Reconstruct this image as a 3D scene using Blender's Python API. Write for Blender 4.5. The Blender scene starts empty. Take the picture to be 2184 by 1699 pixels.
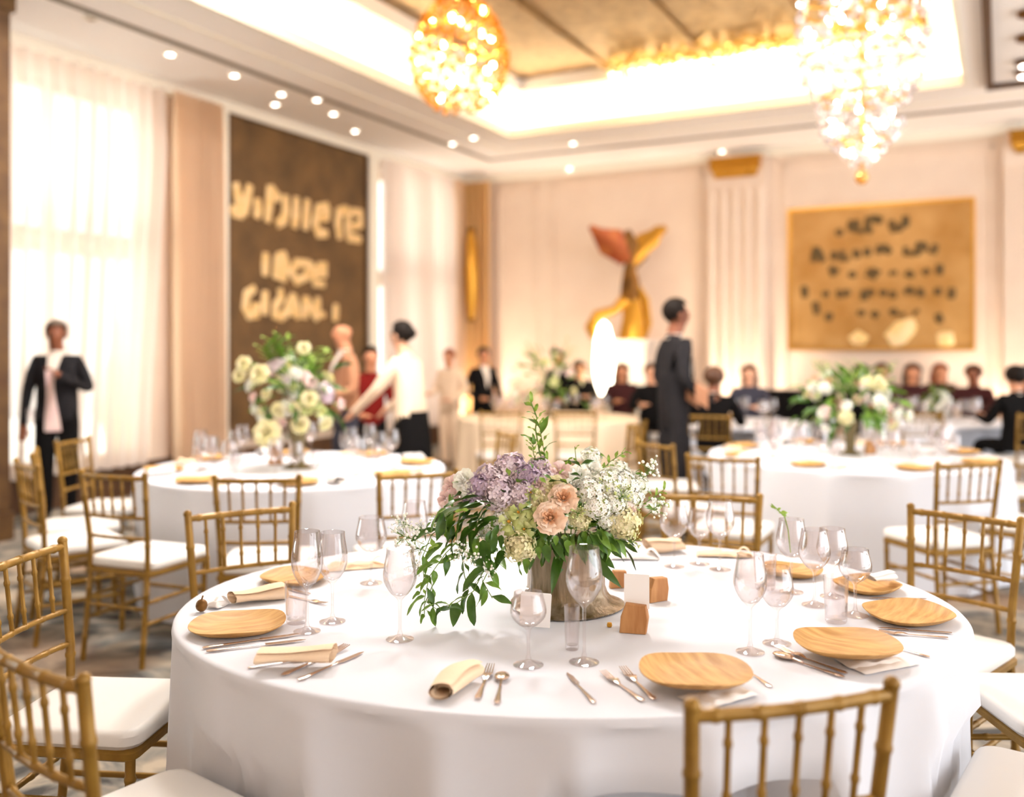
import bpy, bmesh, math, random
from mathutils import Vector, Matrix, Euler, Quaternion, noise as mnoise

random.seed(7)
PI = math.pi
S = bpy.context.scene
COL = S.collection
V = Vector

# ------------------------------------------------------------------ camera, world, exposure
F, CX, HY, EYE = 2000.0, 1092.0, 745.0, 1.5        # focal length / horizon in photograph pixels, eye height
cam_d = bpy.data.cameras.new('camera')
cam = bpy.data.objects.new('camera', cam_d)
COL.objects.link(cam)
cam.location = (0, 0, EYE)
cam.rotation_euler = (PI / 2, 0, 0)
cam_d.sensor_width = 36.0
cam_d.lens = F / 2184 * 36.0
cam_d.shift_y = -(849.5 - HY) / 2184
cam_d.clip_end = 200
cam_d.dof.use_dof = True
cam_d.dof.focus_distance = 2.52
cam_d.dof.aperture_fstop = 1.15
S.camera = cam

w = bpy.data.worlds.new('sky')
S.world = w
w.use_nodes = True
bg = w.node_tree.nodes['Background']
bg.inputs[0].default_value = (0.93, 0.965, 1.0, 1)
bg.inputs[1].default_value = 2.15
sun_d = bpy.data.lights.new('sun', 'SUN')
sun_d.energy, sun_d.angle, sun_d.color = 16.0, 0.02, (1, .97, .92)
sun = bpy.data.objects.new('sun', sun_d)
COL.objects.link(sun)
sun.rotation_euler = Vector((-.443, .231, -.866)).to_track_quat('-Z', 'Y').to_euler()   # from over the roof, onto the terrace
FILL_LAMPS = []
for lx, ly_, pw in ((1.9, 2.9, 150), (.6, 6.0, 110), (3.4, 6.4, 100), (-1.2, 6.2, 110)):      # fill lights added out of view in the tray to brighten the tables
    ld = bpy.data.lights.new('added_fill_lamp', 'AREA')
    ld.shape, ld.size, ld.energy, ld.color = 'DISK', .9, pw, (1, .965, .93)
    lo = bpy.data.objects.new('added_fill_lamp', ld)
    COL.objects.link(lo)
    lo.location = (lx, ly_, 4.78)
    FILL_LAMPS.append((lx, ly_))
S.view_settings.view_transform = 'Standard'
S.view_settings.look = 'None'
S.view_settings.gamma = 1.0
S.view_settings.use_curve_mapping = False
S.view_settings.exposure = 0.92
cy = S.cycles
cy.max_bounces = 9
cy.diffuse_bounces = 4
cy.glossy_bounces = 4
cy.transmission_bounces = 8
cy.transparent_max_bounces = 16
cy.use_adaptive_sampling = True
cy.adaptive_threshold = 0.02
cy.sample_clamp_indirect = 6.0

# room frame: along the left wall (t, away), across the back wall (n, to the right)
A_ = math.radians(27.5)
U = V((math.sin(A_), math.cos(A_), 0))
N = V((math.cos(A_), -math.sin(A_), 0))
P0 = V((-4.0, 9.5, 0))
TB = 6.86            # back wall
CZ = 4.34            # soffit height
YAW = -A_            # rotation so that local +Y runs along U, local +X along N
TN0, TN1, TT0, TT1 = 2.13, 7.63, -3.6, 4.49        # opening of the ceiling tray


def W(n, t, z):
    return P0 + U * t + N * n + V((0, 0, z))


def at(px, py, z):                                  # the point at height z that the photograph shows at (px, py)
    d = F * (EYE - z) / (py - HY)
    return V(((px - CX) / F * d, d, z))


def deep(px, py, d):
    return V(((px - CX) / F * d, d, EYE + (HY - py) / F * d))


def left_hit(px, py):                               # (t, z) on the left wall
    x = (px - CX) / F
    d0 = V((x, 1, 0))
    k = P0.dot(N) / d0.dot(N)
    return (d0 * k - P0).dot(U), EYE + (HY - py) / F * k


def back_hit(px, py):                               # (n, z) on the back wall
    x = (px - CX) / F
    d0 = V((x, 1, 0))
    k = (P0 + U * TB).dot(U) / d0.dot(U)
    return (d0 * k - P0).dot(N), EYE + (HY - py) / F * k


# ------------------------------------------------------------------ materials
def lin(c):
    return tuple(((v / 255) / 12.92 if v / 255 <= 0.04045 else ((v / 255 + 0.055) / 1.055) ** 2.4) for v in c)


def mat(name, c, rough=0.6, metal=0.0, c2=None, scale=20, bump=0.0, bscale=None, emit=0, trans=0.0, sheen=0, stretch=None, spec=0.5, ior=1.45, detail=4, alpha=1.0):
    m = bpy.data.materials.new(name)
    m.use_nodes = True
    nt = m.node_tree
    b = nt.nodes['Principled BSDF']
    b.inputs['Base Color'].default_value = (*lin(c), 1)
    b.inputs['Roughness'].default_value = rough
    b.inputs['Metallic'].default_value = metal
    b.inputs['Specular IOR Level'].default_value = spec
    b.inputs['IOR'].default_value = ior
    b.inputs['Transmission Weight'].default_value = trans
    b.inputs['Sheen Weight'].default_value = sheen
    b.inputs['Alpha'].default_value = alpha
    if emit:
        b.inputs['Emission Color'].default_value = (*lin(c), 1)
        b.inputs['Emission Strength'].default_value = emit
    if c2 is not None or bump:
        tc = nt.nodes.new('ShaderNodeTexCoord')
        mp = nt.nodes.new('ShaderNodeMapping')
        nt.links.new(tc.outputs['Object'], mp.inputs[0])
        if stretch:
            mp.inputs['Scale'].default_value = stretch
        if c2 is not None:
            nz = nt.nodes.new('ShaderNodeTexNoise')
            nz.inputs['Scale'].default_value = scale
            nz.inputs['Detail'].default_value = detail
            nt.links.new(mp.outputs[0], nz.inputs['Vector'])
            rp = nt.nodes.new('ShaderNodeValToRGB')
            rp.color_ramp.elements[0].position = 0.35
            rp.color_ramp.elements[0].color = (*lin(c), 1)
            rp.color_ramp.elements[1].position = 0.65
            rp.color_ramp.elements[1].color = (*lin(c2), 1)
            nt.links.new(nz.outputs['Fac'], rp.inputs[0])
            nt.links.new(rp.outputs[0], b.inputs['Base Color'])
        if bump:
            n2 = nt.nodes.new('ShaderNodeTexNoise')
            n2.inputs['Scale'].default_value = bscale or scale
            n2.inputs['Detail'].default_value = 3
            nt.links.new(mp.outputs[0], n2.inputs['Vector'])
            bp = nt.nodes.new('ShaderNodeBump')
            bp.inputs['Strength'].default_value = bump
            bp.inputs['Distance'].default_value = 0.02
            nt.links.new(n2.outputs['Fac'], bp.inputs['Height'])
            nt.links.new(bp.outputs[0], b.inputs['Normal'])
    return m


def mixmat(name, parts):
    """A mix of (shader type, colour, roughness, weight)."""
    m = bpy.data.materials.new(name)
    m.use_nodes = True
    nt = m.node_tree
    nt.nodes.clear()
    out = nt.nodes.new('ShaderNodeOutputMaterial')
    acc, tot = None, 0
    for typ, c, r, wt in parts:
        s = nt.nodes.new('ShaderNodeBsdf' + typ)
        s.inputs['Color'].default_value = (*lin(c), 1)
        if 'Roughness' in s.inputs:
            s.inputs['Roughness'].default_value = r
        tot += wt
        if acc is None:
            acc = s
        else:
            mx = nt.nodes.new('ShaderNodeMixShader')
            mx.inputs[0].default_value = wt / tot
            nt.links.new(acc.outputs[0], mx.inputs[1])
            nt.links.new(s.outputs[0], mx.inputs[2])
            acc = mx
    nt.links.new(acc.outputs[0], out.inputs[0])
    return m


def thin_glass(name, tint=(250, 250, 250), base=0.05, edge=0.75, rim=None):
    m = bpy.data.materials.new(name)
    m.use_nodes = True
    nt = m.node_tree
    nt.nodes.clear()
    out = nt.nodes.new('ShaderNodeOutputMaterial')
    t = nt.nodes.new('ShaderNodeBsdfTransparent')
    t.inputs[0].default_value = (*lin(tint), 1)
    g = nt.nodes.new('ShaderNodeBsdfGlossy')
    g.inputs['Roughness'].default_value = 0.02
    lw = nt.nodes.new('ShaderNodeLayerWeight')
    lw.inputs[0].default_value = 0.35
    mr = nt.nodes.new('ShaderNodeMapRange')
    mr.inputs[3].default_value = base
    mr.inputs[4].default_value = edge
    nt.links.new(lw.outputs['Facing'], mr.inputs[0])
    if rim:                                             # the glass looks darker where one looks along its wall
        cr = nt.nodes.new('ShaderNodeValToRGB')
        cr.color_ramp.elements[0].position = 0.7
        cr.color_ramp.elements[0].color = (*lin(tint), 1)
        cr.color_ramp.elements[1].position = 0.97
        cr.color_ramp.elements[1].color = (*lin(rim), 1)
        l2 = nt.nodes.new('ShaderNodeLayerWeight')
        l2.inputs[0].default_value = 0.5
        nt.links.new(l2.outputs['Facing'], cr.inputs[0])
        nt.links.new(cr.outputs[0], t.inputs[0])
    mx = nt.nodes.new('ShaderNodeMixShader')
    nt.links.new(mr.outputs[0], mx.inputs[0])
    nt.links.new(t.outputs[0], mx.inputs[1])
    nt.links.new(g.outputs[0], mx.inputs[2])
    nt.links.new(mx.outputs[0], out.inputs[0])
    return m


def carpet_mat():
    m = bpy.data.materials.new('carpet')
    m.use_nodes = True
    nt = m.node_tree
    b = nt.nodes['Principled BSDF']
    b.inputs['Roughness'].default_value = 0.95
    b.inputs['Specular IOR Level'].default_value = 0.1
    tc = nt.nodes.new('ShaderNodeTexCoord')
    n1 = nt.nodes.new('ShaderNodeTexNoise')
    n1.inputs['Scale'].default_value = 2.6
    n1.inputs['Detail'].default_value = 5
    n1.inputs['Distortion'].default_value = 2.2
    nt.links.new(tc.outputs['Object'], n1.inputs['Vector'])
    r1 = nt.nodes.new('ShaderNodeValToRGB')
    el = r1.color_ramp.elements
    el[0].position, el[0].color = 0.36, (*lin((76, 74, 72)), 1)
    el[1].position, el[1].color = 0.64, (*lin((172, 158, 140)), 1)
    e = el.new(0.48)
    e.color = (*lin((126, 121, 114)), 1)
    nt.links.new(n1.outputs['Fac'], r1.inputs[0])
    n2 = nt.nodes.new('ShaderNodeTexNoise')
    n2.inputs['Scale'].default_value = 0.55
    nt.links.new(tc.outputs['Object'], n2.inputs['Vector'])
    r2 = nt.nodes.new('ShaderNodeValToRGB')
    r2.color_ramp.elements[0].position = 0.6
    r2.color_ramp.elements[1].position = 0.68
    nt.links.new(n2.outputs['Fac'], r2.inputs[0])
    mx = nt.nodes.new('ShaderNodeMix')
    mx.data_type = 'RGBA'
    nt.links.new(r2.outputs[0], mx.inputs[0])
    nt.links.new(r1.outputs[0], mx.inputs[6])
    mx.inputs[7].default_value = (*lin((150, 124, 102)), 1)
    nt.links.new(mx.outputs[2], b.inputs['Base Color'])
    n3 = nt.nodes.new('ShaderNodeTexNoise')
    n3.inputs['Scale'].default_value = 300
    bp = nt.nodes.new('ShaderNodeBump')
    bp.inputs['Strength'].default_value = 0.4
    nt.links.new(tc.outputs['Object'], n3.inputs['Vector'])
    nt.links.new(n3.outputs['Fac'], bp.inputs['Height'])
    nt.links.new(bp.outputs[0], b.inputs['Normal'])
    return m


MT = dict(
    carpet=carpet_mat(),
    wall=mat('wall_paint', (229, 208, 190), 0.7, c2=(233, 213, 195), scale=3),
    ceil=mat('ceiling_paint', (246, 240, 236), 0.75),
    trim=mat('cream_trim', (246, 238, 222), 0.55),
    trimdark=mat('slot_grey', (120, 108, 92), 0.6),
    goldceil=mat('gold_ceiling', (124, 98, 60), 0.42, 0.4, c2=(152, 124, 84), scale=9, bump=0.35, bscale=30),
    goldbead=mat('gold_bead', (250, 216, 130), 0.16, 0.7),
    fringe_fill=mat('fringe_fill_glow', (255, 226, 160), emit=14),  # glow of the strip added behind the beads
    brown=mat('dark_wood', (92, 62, 38), 0.5, c2=(70, 46, 28), scale=4, stretch=(6, 6, 1)),
    pillar=mat('bronze_pillar', (104, 76, 44), 0.45, 0.25, c2=(84, 58, 36), scale=6),
    led=mat('cove_led', (255, 232, 188), emit=17),
    sheer=mixmat('sheer_voile', [('Transparent', (255, 252, 250), 0, 0.17), ('Translucent', (240, 226, 216), 0, 0.33), ('Diffuse', (240, 226, 216), 0, 0.5)]),
    drape=mixmat('heavy_drape', [('Diffuse', (232, 204, 174), 0, 0.7), ('Translucent', (228, 190, 150), 0, 0.3)]),
    golddrape=mixmat('gold_drape', [('Diffuse', (226, 184, 128), 0, 0.8), ('Translucent', (226, 184, 128), 0, 0.2)]),
    pane=thin_glass('window_pane', (250, 255, 253), 0.03, 0.4),
    white_frame=mat('window_frame_paint', (206, 176, 140), 0.5),
    board=mat('painted_dark_board', (86, 62, 34), 0.6, c2=(112, 82, 46), scale=2.6, detail=7, bump=0.15, bscale=20),
    letter=mat('cream_lettering', (226, 186, 122), 0.5, c2=(236, 202, 150), scale=8),
    canvas=mat('gold_canvas', (164, 116, 50), 0.42, 0.3, c2=(188, 144, 84), scale=1.9, detail=6, bump=0.2, bscale=12),
    ink=mat('dark_brush_ink', (104, 74, 24), 0.6, c2=(82, 64, 26), scale=9),
    patina=mat('pale_gold_patch', (244, 204, 130), 0.5, 0.1, c2=(250, 224, 176), scale=6),
    gilt=mat('gilt', (206, 152, 58), 0.3, 0.75),
    bronze=mat('bronze', (96, 66, 34), 0.35, 0.6, c2=(140, 96, 40), scale=7),
    redbronze=mat('red_bronze', (158, 74, 44), 0.35, 0.4, c2=(190, 110, 60), scale=8),
    pedestal=mat('white_pedestal', (226, 214, 204), 0.5),
    lampglow=mat('frosted_lamp', (255, 244, 214), emit=7),
    bulb=mat('warm_bulb', (255, 226, 170), emit=32),
    bulbw=mat('white_bulb', (255, 240, 226), emit=24),
    spot=mat('downlight_lens', (255, 240, 230), emit=7),
    uplens=mat('uplight_lens', (255, 214, 150), emit=40),
    crystal=mixmat('cut_crystal', [('Glossy', (252, 250, 252), 0.05, 0.4), ('Transparent', (236, 232, 232), 0, 0.34), ('Translucent', (244, 240, 242), 0, 0.26)]),
    amber=mixmat('amber_crystal', [('Glossy', (248, 214, 144), 0.06, 0.4), ('Transparent', (246, 212, 140), 0, 0.34), ('Translucent', (236, 188, 104), 0, 0.26)]),
    black=mat('black_metal', (26, 24, 24), 0.5),
    chair=mat('gold_chair_lacquer', (154, 116, 46), 0.38, 0.25, c2=(134, 98, 34), scale=14, bump=0.06, bscale=40),
    seat=mat('ivory_seat_vinyl', (230, 226, 221), 0.45),
    cloth=mat('white_table_linen', (221, 222, 229), 0.85, bump=0.04, bscale=500, spec=0.2),
    creamcloth=mat('cream_table_linen', (240, 218, 190), 0.85, spec=0.2),
    glass=thin_glass('clear_glass', (252, 250, 250), .05, .55, (236, 224, 218)),
    glass2=thin_glass('thin_clear_glass', (252, 250, 250), 0.06, 0.65, (228, 218, 212)),
    leafplate=mat('palm_leaf_plate', (212, 168, 104), 0.55, c2=(180, 130, 66), scale=8, stretch=(1, 6, 1), bump=0.12, bscale=14),
    napkin=mat('beige_napkin', (240, 214, 184), 0.9, c2=(234, 204, 170), scale=5, bump=0.1, bscale=60),
    napkinw=mat('white_napkin', (248, 242, 238), 0.9, bump=0.05, bscale=60),
    napolive=mat('olive_lining', (148, 124, 66), 0.8),
    silver=mat('cutlery_silver', (208, 184, 168), 0.2, 0.9),
    wood=mat('light_wood', (196, 142, 88), 0.55, c2=(172, 116, 66), scale=6, stretch=(8, 8, 1.2)),
    paper=mat('card_paper', (250, 246, 242), 0.8),
    vase=mat('mercury_vase', (96, 80, 48), 0.2, 0.45, c2=(168, 148, 124), scale=5, stretch=(5, 5, 0.8), bump=0.2, bscale=18),
    vasedark=mat('dark_vase', (110, 96, 62), 0.3, 0.4),
    leafd=mat('dark_leaf', (54, 90, 22), 0.34, c2=(84, 122, 34), scale=14),
    leafm=mat('mid_leaf', (104, 142, 44), 0.38, c2=(72, 110, 30), scale=14),
    leafl=mat('light_leaf', (150, 178, 72), 0.5, c2=(120, 156, 56), scale=12),
    stem=mat('green_stem', (104, 136, 54), 0.5),
    lilac=mat('lilac_petal', (218, 194, 208), 0.6, c2=(236, 222, 224), scale=26),
    purple=mat('purple_petal', (186, 160, 192), 0.6, c2=(208, 188, 204), scale=20),
    peach_deep=mat('peach_heart', (240, 186, 142), 0.6, c2=(246, 204, 168), scale=20),
    white_petal=mat('white_petal', (254, 252, 248), 0.6, c2=(248, 248, 232), scale=20),
    cream_petal=mat('cream_petal', (246, 236, 200), 0.6, c2=(236, 230, 170), scale=16),
    peach=mat('peach_petal', (250, 226, 204), 0.6, c2=(246, 208, 176), scale=20),
    blush=mat('blush_petal', (246, 222, 214), 0.6, c2=(240, 206, 204), scale=14),
    lime=mat('lime_petal', (184, 196, 112), 0.6, c2=(212, 218, 156), scale=16),
    orange=mat('orange_centre', (236, 168, 60), 0.7),
    skin1=mat('skin_brown', (138, 82, 56), 0.5),
    skin2=mat('skin_tan', (206, 142, 106), 0.5),
    skin3=mat('skin_fair', (226, 170, 138), 0.5),
    hair_b=mat('black_hair', (30, 23, 19), 0.6, spec=.15),
    hair_br=mat('brown_hair', (86, 54, 34), 0.5),
    hair_r=mat('auburn_hair', (140, 70, 42), 0.5),
    hair_g=mat('grey_hair', (120, 104, 90), 0.6),
    suit_d=mat('charcoal_suit', (38, 36, 38), 0.9, c2=(44, 42, 44), scale=30, spec=.1),
    suit_b=mat('black_suit', (21, 19, 19), 0.9, spec=.1),
    suit_n=mat('navy_suit', (52, 52, 66), 0.8),
    tan=mat('tan_jacket', (180, 128, 96), 0.85),
    red=mat('dark_red_dress', (112, 26, 22), 0.9, spec=.1),
    plum=mat('plum_dress', (66, 36, 36), 0.9, spec=.1),
    shirt=mat('white_shirt', (240, 226, 212), 0.8),
    cream_top=mat('cream_blouse', (238, 212, 184), 0.8),
    shoe=mat('black_shoe', (22, 20, 20), 0.3),
    tie=mat('dark_tie', (40, 36, 40), 0.6),
    eye=mat('dark_eye', (30, 20, 16), 0.2),
    tree=mat('pale_tree_foliage', (96, 156, 100), 0.8, c2=(130, 186, 128), scale=3),
    ground=mat('terrace_stone', (232, 230, 228), 0.9, c2=(222, 220, 218), scale=2),
)


# ------------------------------------------------------------------ mesh helpers
class MB:
    def __init__(self):
        self.v, self.f, self.m = [], [], []

    def add(self, vs, fs, mi=0):
        o = len(self.v)
        self.v += [tuple(p) for p in vs]
        self.f += [tuple(i + o for i in f) for f in fs]
        self.m += [mi] * len(fs)
        return self

    def box(self, c, s, mi=0, rot=None):
        vs = [V((x * s[0] / 2, y * s[1] / 2, z * s[2] / 2)) for x in (-1, 1) for y in (-1, 1) for z in (-1, 1)]
        if rot is not None:
            vs = [rot @ p for p in vs]
        c = V(c)
        return self.add([p + c for p in vs], [(0, 1, 3, 2), (4, 6, 7, 5), (0, 4, 5, 1), (2, 3, 7, 6), (0, 2, 6, 4), (1, 5, 7, 3)], mi)

    def rbox(self, n0, n1, t0, t1, z0, z1, mi=0):    # a box in the room's frame
        vs = [W(n, t, z) for n in (n0, n1) for t in (t0, t1) for z in (z0, z1)]
        return self.add(vs, [(0, 1, 3, 2), (4, 6, 7, 5), (0, 4, 5, 1), (2, 3, 7, 6), (0, 2, 6, 4), (1, 5, 7, 3)], mi)

    def lathe(self, prof, seg=24, mi=0, c=(0, 0, 0), wob=None, sx=1, sy=1):
        vs, fs = [], []
        n = len(prof)
        for i in range(seg):
            a = 2 * PI * i / seg
            for r, z in prof:
                k = wob(a, r, z) if wob else (1, 0)
                vs.append((c[0] + r * k[0] * math.cos(a) * sx, c[1] + r * k[0] * math.sin(a) * sy, c[2] + z + k[1]))
        for i in range(seg):
            j = (i + 1) % seg
            for k in range(n - 1):
                if prof[k][0] == 0 and prof[k + 1][0] == 0:
                    continue
                if prof[k][0] == 0:
                    fs.append((i * n + k, j * n + k + 1, i * n + k + 1))
                elif prof[k + 1][0] == 0:
                    fs.append((i * n + k, j * n + k, i * n + k + 1))
                else:
                    fs.append((i * n + k, j * n + k, j * n + k + 1, i * n + k + 1))
        return self.add(vs, fs, mi)

    def tube(self, pts, rad, seg=8, mi=0, cap=True, squash=None):
        pts = [V(p) for p in pts]
        if not hasattr(rad, '__len__'):
            rad = [rad] * len(pts)
        vs, fs = [], []
        up = None
        for i, p in enumerate(pts):
            d = (pts[min(i + 1, len(pts) - 1)] - pts[max(i - 1, 0)])
            if d.length < 1e-9:
                d = V((0, 0, 1))
            d.normalize()
            if up is None:
                up = d.orthogonal().normalized() if squash is None else (squash - d * squash.dot(d)).normalized()
            else:
                up = (up - d * up.dot(d)).normalized()
            sd = d.cross(up)
            for k in range(seg):
                a = 2 * PI * k / seg
                fl = 0.3 if squash is not None else 1
                vs.append(p + (up * math.cos(a) * fl + sd * math.sin(a)) * rad[i])
        for i in range(len(pts) - 1):
            for k in range(seg):
                k2 = (k + 1) % seg
                fs.append((i * seg + k, i * seg + k2, (i + 1) * seg + k2, (i + 1) * seg + k))
        if cap:
            fs.append(tuple(reversed(range(seg))))
            fs.append(tuple((len(pts) - 1) * seg + k for k in range(seg)))
        return self.add(vs, fs, mi)

    def ball(self, c, r, seg=10, rings=7, mi=0):
        if not hasattr(r, '__len__'):
            r = (r, r, r)
        vs = [(c[0], c[1], c[2] + r[2])]
        for i in range(1, rings):
            th = PI * i / rings
            for k in range(seg):
                a = 2 * PI * k / seg
                vs.append((c[0] + r[0] * math.sin(th) * math.cos(a), c[1] + r[1] * math.sin(th) * math.sin(a), c[2] + r[2] * math.cos(th)))
        vs.append((c[0], c[1], c[2] - r[2]))
        fs = [(0, 1 + k, 1 + (k + 1) % seg) for k in range(seg)]
        for i in range(rings - 2):
            for k in range(seg):
                k2 = (k + 1) % seg
                fs.append((1 + i * seg + k, 1 + (i + 1) * seg + k, 1 + (i + 1) * seg + k2, 1 + i * seg + k2))
        last = len(vs) - 1
        fs += [(last, 1 + (rings - 2) * seg + (k + 1) % seg, 1 + (rings - 2) * seg + k) for k in range(seg)]
        return self.add(vs, fs, mi)

    def grid(self, fn, nu, nv, mi=0, closed=False):
        vs = [fn(i / nu, j / nv) for i in range(nu + 1) for j in range(nv + 1)]
        fs = [(i * (nv + 1) + j, (i + 1) * (nv + 1) + j, (i + 1) * (nv + 1) + j + 1, i * (nv + 1) + j + 1) for i in range(nu) for j in range(nv)]
        return self.add(vs, fs, mi)

    def join(self, other, mtx, mi=None):
        return self.add([mtx @ V(p) for p in other.v], other.f, 0 if mi is None else mi)

    def mesh(self, name, mats, smooth=True):
        me = bpy.data.meshes.new(name)
        me.from_pydata(self.v, [], self.f)
        for k in (mats if isinstance(mats, (list, tuple)) else [mats]):
            me.materials.append(MT[k] if isinstance(k, str) else k)
        if any(self.m):
            me.polygons.foreach_set('material_index', self.m)
        bm = bmesh.new()
        bm.from_mesh(me)
        bmesh.ops.recalc_face_normals(bm, faces=bm.faces)
        bm.to_mesh(me)
        bm.free()
        if smooth:
            me.polygons.foreach_set('use_smooth', [True] * len(me.polygons))
            try:
                me.set_sharp_from_angle(angle=math.radians(40))
            except Exception:
                pass
        me.update()
        return me


def put(name, me, parent=None, loc=(0, 0, 0), rot=(0, 0, 0), sc=1):
    o = bpy.data.objects.new(name, me)
    COL.objects.link(o)
    o.location = loc
    o.rotation_euler = rot
    o.scale = (sc, sc, sc) if not hasattr(sc, '__len__') else sc
    if parent is not None:
        o.parent = parent
    return o


def tag(o, label=None, cat=None, group=None, kind=None):
    for k, v in (('label', label), ('category', cat), ('group', group), ('kind', kind)):
        if v:
            o[k] = v
    return o


def thing(name, label, cat, loc=(0, 0, 0), yaw=0, group=None):
    o = bpy.data.objects.new(name, None)
    o.empty_display_size = 0.1
    COL.objects.link(o)
    o.location = loc
    o.rotation_euler = (0, 0, yaw)
    return tag(o, label, cat, group)


def struct(name, b, mats, smooth=False, parent=None):
    o = put(name, b.mesh(name, mats, smooth), parent)
    if parent is None:
        o['kind'] = 'structure'
    return o


def dup(root, loc=None, yaw=None, label=None, group=None):
    r = root.copy()
    COL.objects.link(r)
    if loc is not None:
        r.location = loc
    if yaw is not None:
        r.rotation_euler = (0, 0, yaw)
    if label:
        r['label'] = label
    if group:
        r['group'] = group
    for ch in list(root.children):
        c = ch.copy()
        COL.objects.link(c)
        c.parent = r
        for g in list(ch.children):
            d = g.copy()
            COL.objects.link(d)
            d.parent = c
    return r


def area(name, loc, target, size, power, c):
    l = bpy.data.lights.new(name, 'AREA')
    l.energy, l.color = power, c
    l.shape = 'RECTANGLE'
    l.size, l.size_y = size
    o = bpy.data.objects.new(name, l)
    COL.objects.link(o)
    o.location = loc
    o.rotation_euler = (V(target) - V(loc)).to_track_quat('-Z', 'Y').to_euler()
    return o


# ------------------------------------------------------------------ the room
NR = 14.5
b = MB()
b.add([W(-0.3, -11, 0), W(NR, -11, 0), W(NR, TB + .3, 0), W(-0.3, TB + .3, 0)], [(0, 1, 2, 3)])
struct('floor', b, 'carpet')
b = MB()
b.add([W(-14, -14, -.25), W(-.3, -14, -.25), W(-.3, 14, -.25), W(-14, 14, -.25)], [(0, 1, 2, 3)])
struct('ground', b, 'ground')

# left wall with three tall window openings
SILL, HEAD = 0.36, 4.06
W1a, W1b = -1.75, 0.42
W2a, W2b = 4.45, 6.35
W3a, W3b = -6.4, -3.9
b = MB()
for (a, c) in ((-9, W3a), (W3b, W1a), (W1b, W2a), (W2b, TB)):
    b.rbox(-.3, 0, a, c, 0, CZ + .7)
for (a, c) in ((W3a, W3b), (W1a, W1b), (W2a, W2b)):
    b.rbox(-.3, 0, a, c, 0, SILL)
    b.rbox(-.3, 0, a, c, HEAD, CZ + .7)
struct('wall_left', b, 'wall')
b = MB()
b.rbox(-.3, NR, TB, TB + .3, 0, CZ + .7)
struct('wall_back', b, 'wall')
b = MB()
b.rbox(-.3, NR, -9.3, -9, 0, CZ + .7)
struct('wall_front', b, 'wall')
b = MB()
b.rbox(0, .03, -9, TB, 0, SILL - .02)
struct('baseboard_left', b, 'brown')
b = MB()
b.rbox(0.0, NR, TB - .03, TB, 0, .22)
struct('baseboard_back', b, 'trim')
for i, (a, c) in enumerate(((W1a, W1b), (W2a, W2b), (W3a, W3b)), 1):
    b = MB()
    mid = (a + c) / 2
    for (t0, t1, z0, z1) in ((a, a + .07, SILL, HEAD), (c - .07, c, SILL, HEAD), (a + .07, c - .07, SILL, SILL + .08), (a + .07, c - .07, HEAD - .08, HEAD), (a + .07, c - .07, 2.43, 2.66), (mid - .035, mid + .035, SILL + .08, 2.43), (mid - .035, mid + .035, 2.66, HEAD - .08)):
        b.rbox(-.22, -.12, t0, t1, z0, z1)
    f = struct('window_%d' % i, b, 'white_frame')
    for (t0, t1) in ((a + .07, mid - .035), (mid + .035, c - .07)):
        for (z0, z1) in ((SILL + .08, 2.43), (2.66, HEAD - .08)):
            g = MB()
            g.rbox(-.18, -.17, t0, t1, z0, z1)
            put('pane', g.mesh('pane', 'pane', False), f)

# ceiling: a soffit around a recessed tray with a light cove
b = MB()
for (n0, n1, t0, t1) in ((-.3, TN0, -9, TB + .3), (TN1, NR, -9, TB + .3), (TN0, TN1, TT1, TB + .3), (TN0, TN1, -9, TT0)):
    b.rbox(n0, n1, t0, t1, CZ, CZ + .05)
struct('ceiling', b, 'ceil')
G = .16
b = MB()
for (n0, n1, t0, t1) in ((TN0 - G - .03, TN0 - G, TT0 - G, TT1 + G), (TN1 + G, TN1 + G + .03, TT0 - G, TT1 + G), (TN0 - G, TN1 + G, TT1 + G, TT1 + G + .03), (TN0 - G, TN1 + G, TT0 - G - .03, TT0 - G)):
    b.rbox(n0, n1, t0, t1, CZ + .05, CZ + .46)
struct('trim_1', b, 'ceil')                            # lit fascia of the cove
b = MB()
for (n0, n1, t0, t1) in ((TN0, TN0 + .05, TT0, TT1), (TN1 - .05, TN1, TT0, TT1), (TN0 + .05, TN1 - .05, TT1 - .05, TT1), (TN0 + .05, TN1 - .05, TT0, TT0 + .05)):
    b.rbox(n0, n1, t0, t1, CZ - .03, CZ + .09)
struct('trim_2', b, 'trim')                            # lip of the cove
H2 = CZ + .46
b = MB()
I = .34
for (n0, n1, t0, t1) in ((TN0 - G, TN0 + I, TT0 - G, TT1 + G), (TN1 - I, TN1 + G, TT0 - G, TT1 + G), (TN0 + I, TN1 - I, TT1 - I, TT1 + G), (TN0 + I, TN1 - I, TT0 - G, TT0 + I)):
    b.rbox(n0, n1, t0, t1, H2, H2 + .16)
struct('trim_3', b, 'ceil')                            # upper border round the gold ceiling
b = MB()
nn = 4
for k in range(nn):                                    # gold ceiling in folded panels
    a0 = TN0 + I + (TN1 - TN0 - 2 * I) * k / nn
    a1 = TN0 + I + (TN1 - TN0 - 2 * I) * (k + 1) / nn
    b.add([W(a0, TT0 + I, H2 + .16), W(a1 - .03, TT0 + I, H2 + .16), W(a1 - .03, TT1 - I, H2 + .16), W(a0, TT1 - I, H2 + .16)], [(0, 1, 2, 3)])
    b.rbox(a1 - .05, a1 + .02, TT0 + I, TT1 - I, H2 + .12, H2 + .2)
b.rbox(TN0 + I, TN1 - I, TT0 + I, TT1 - I, H2 + .18, H2 + .22)
struct('ceiling_gold', b, 'goldceil')
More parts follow.
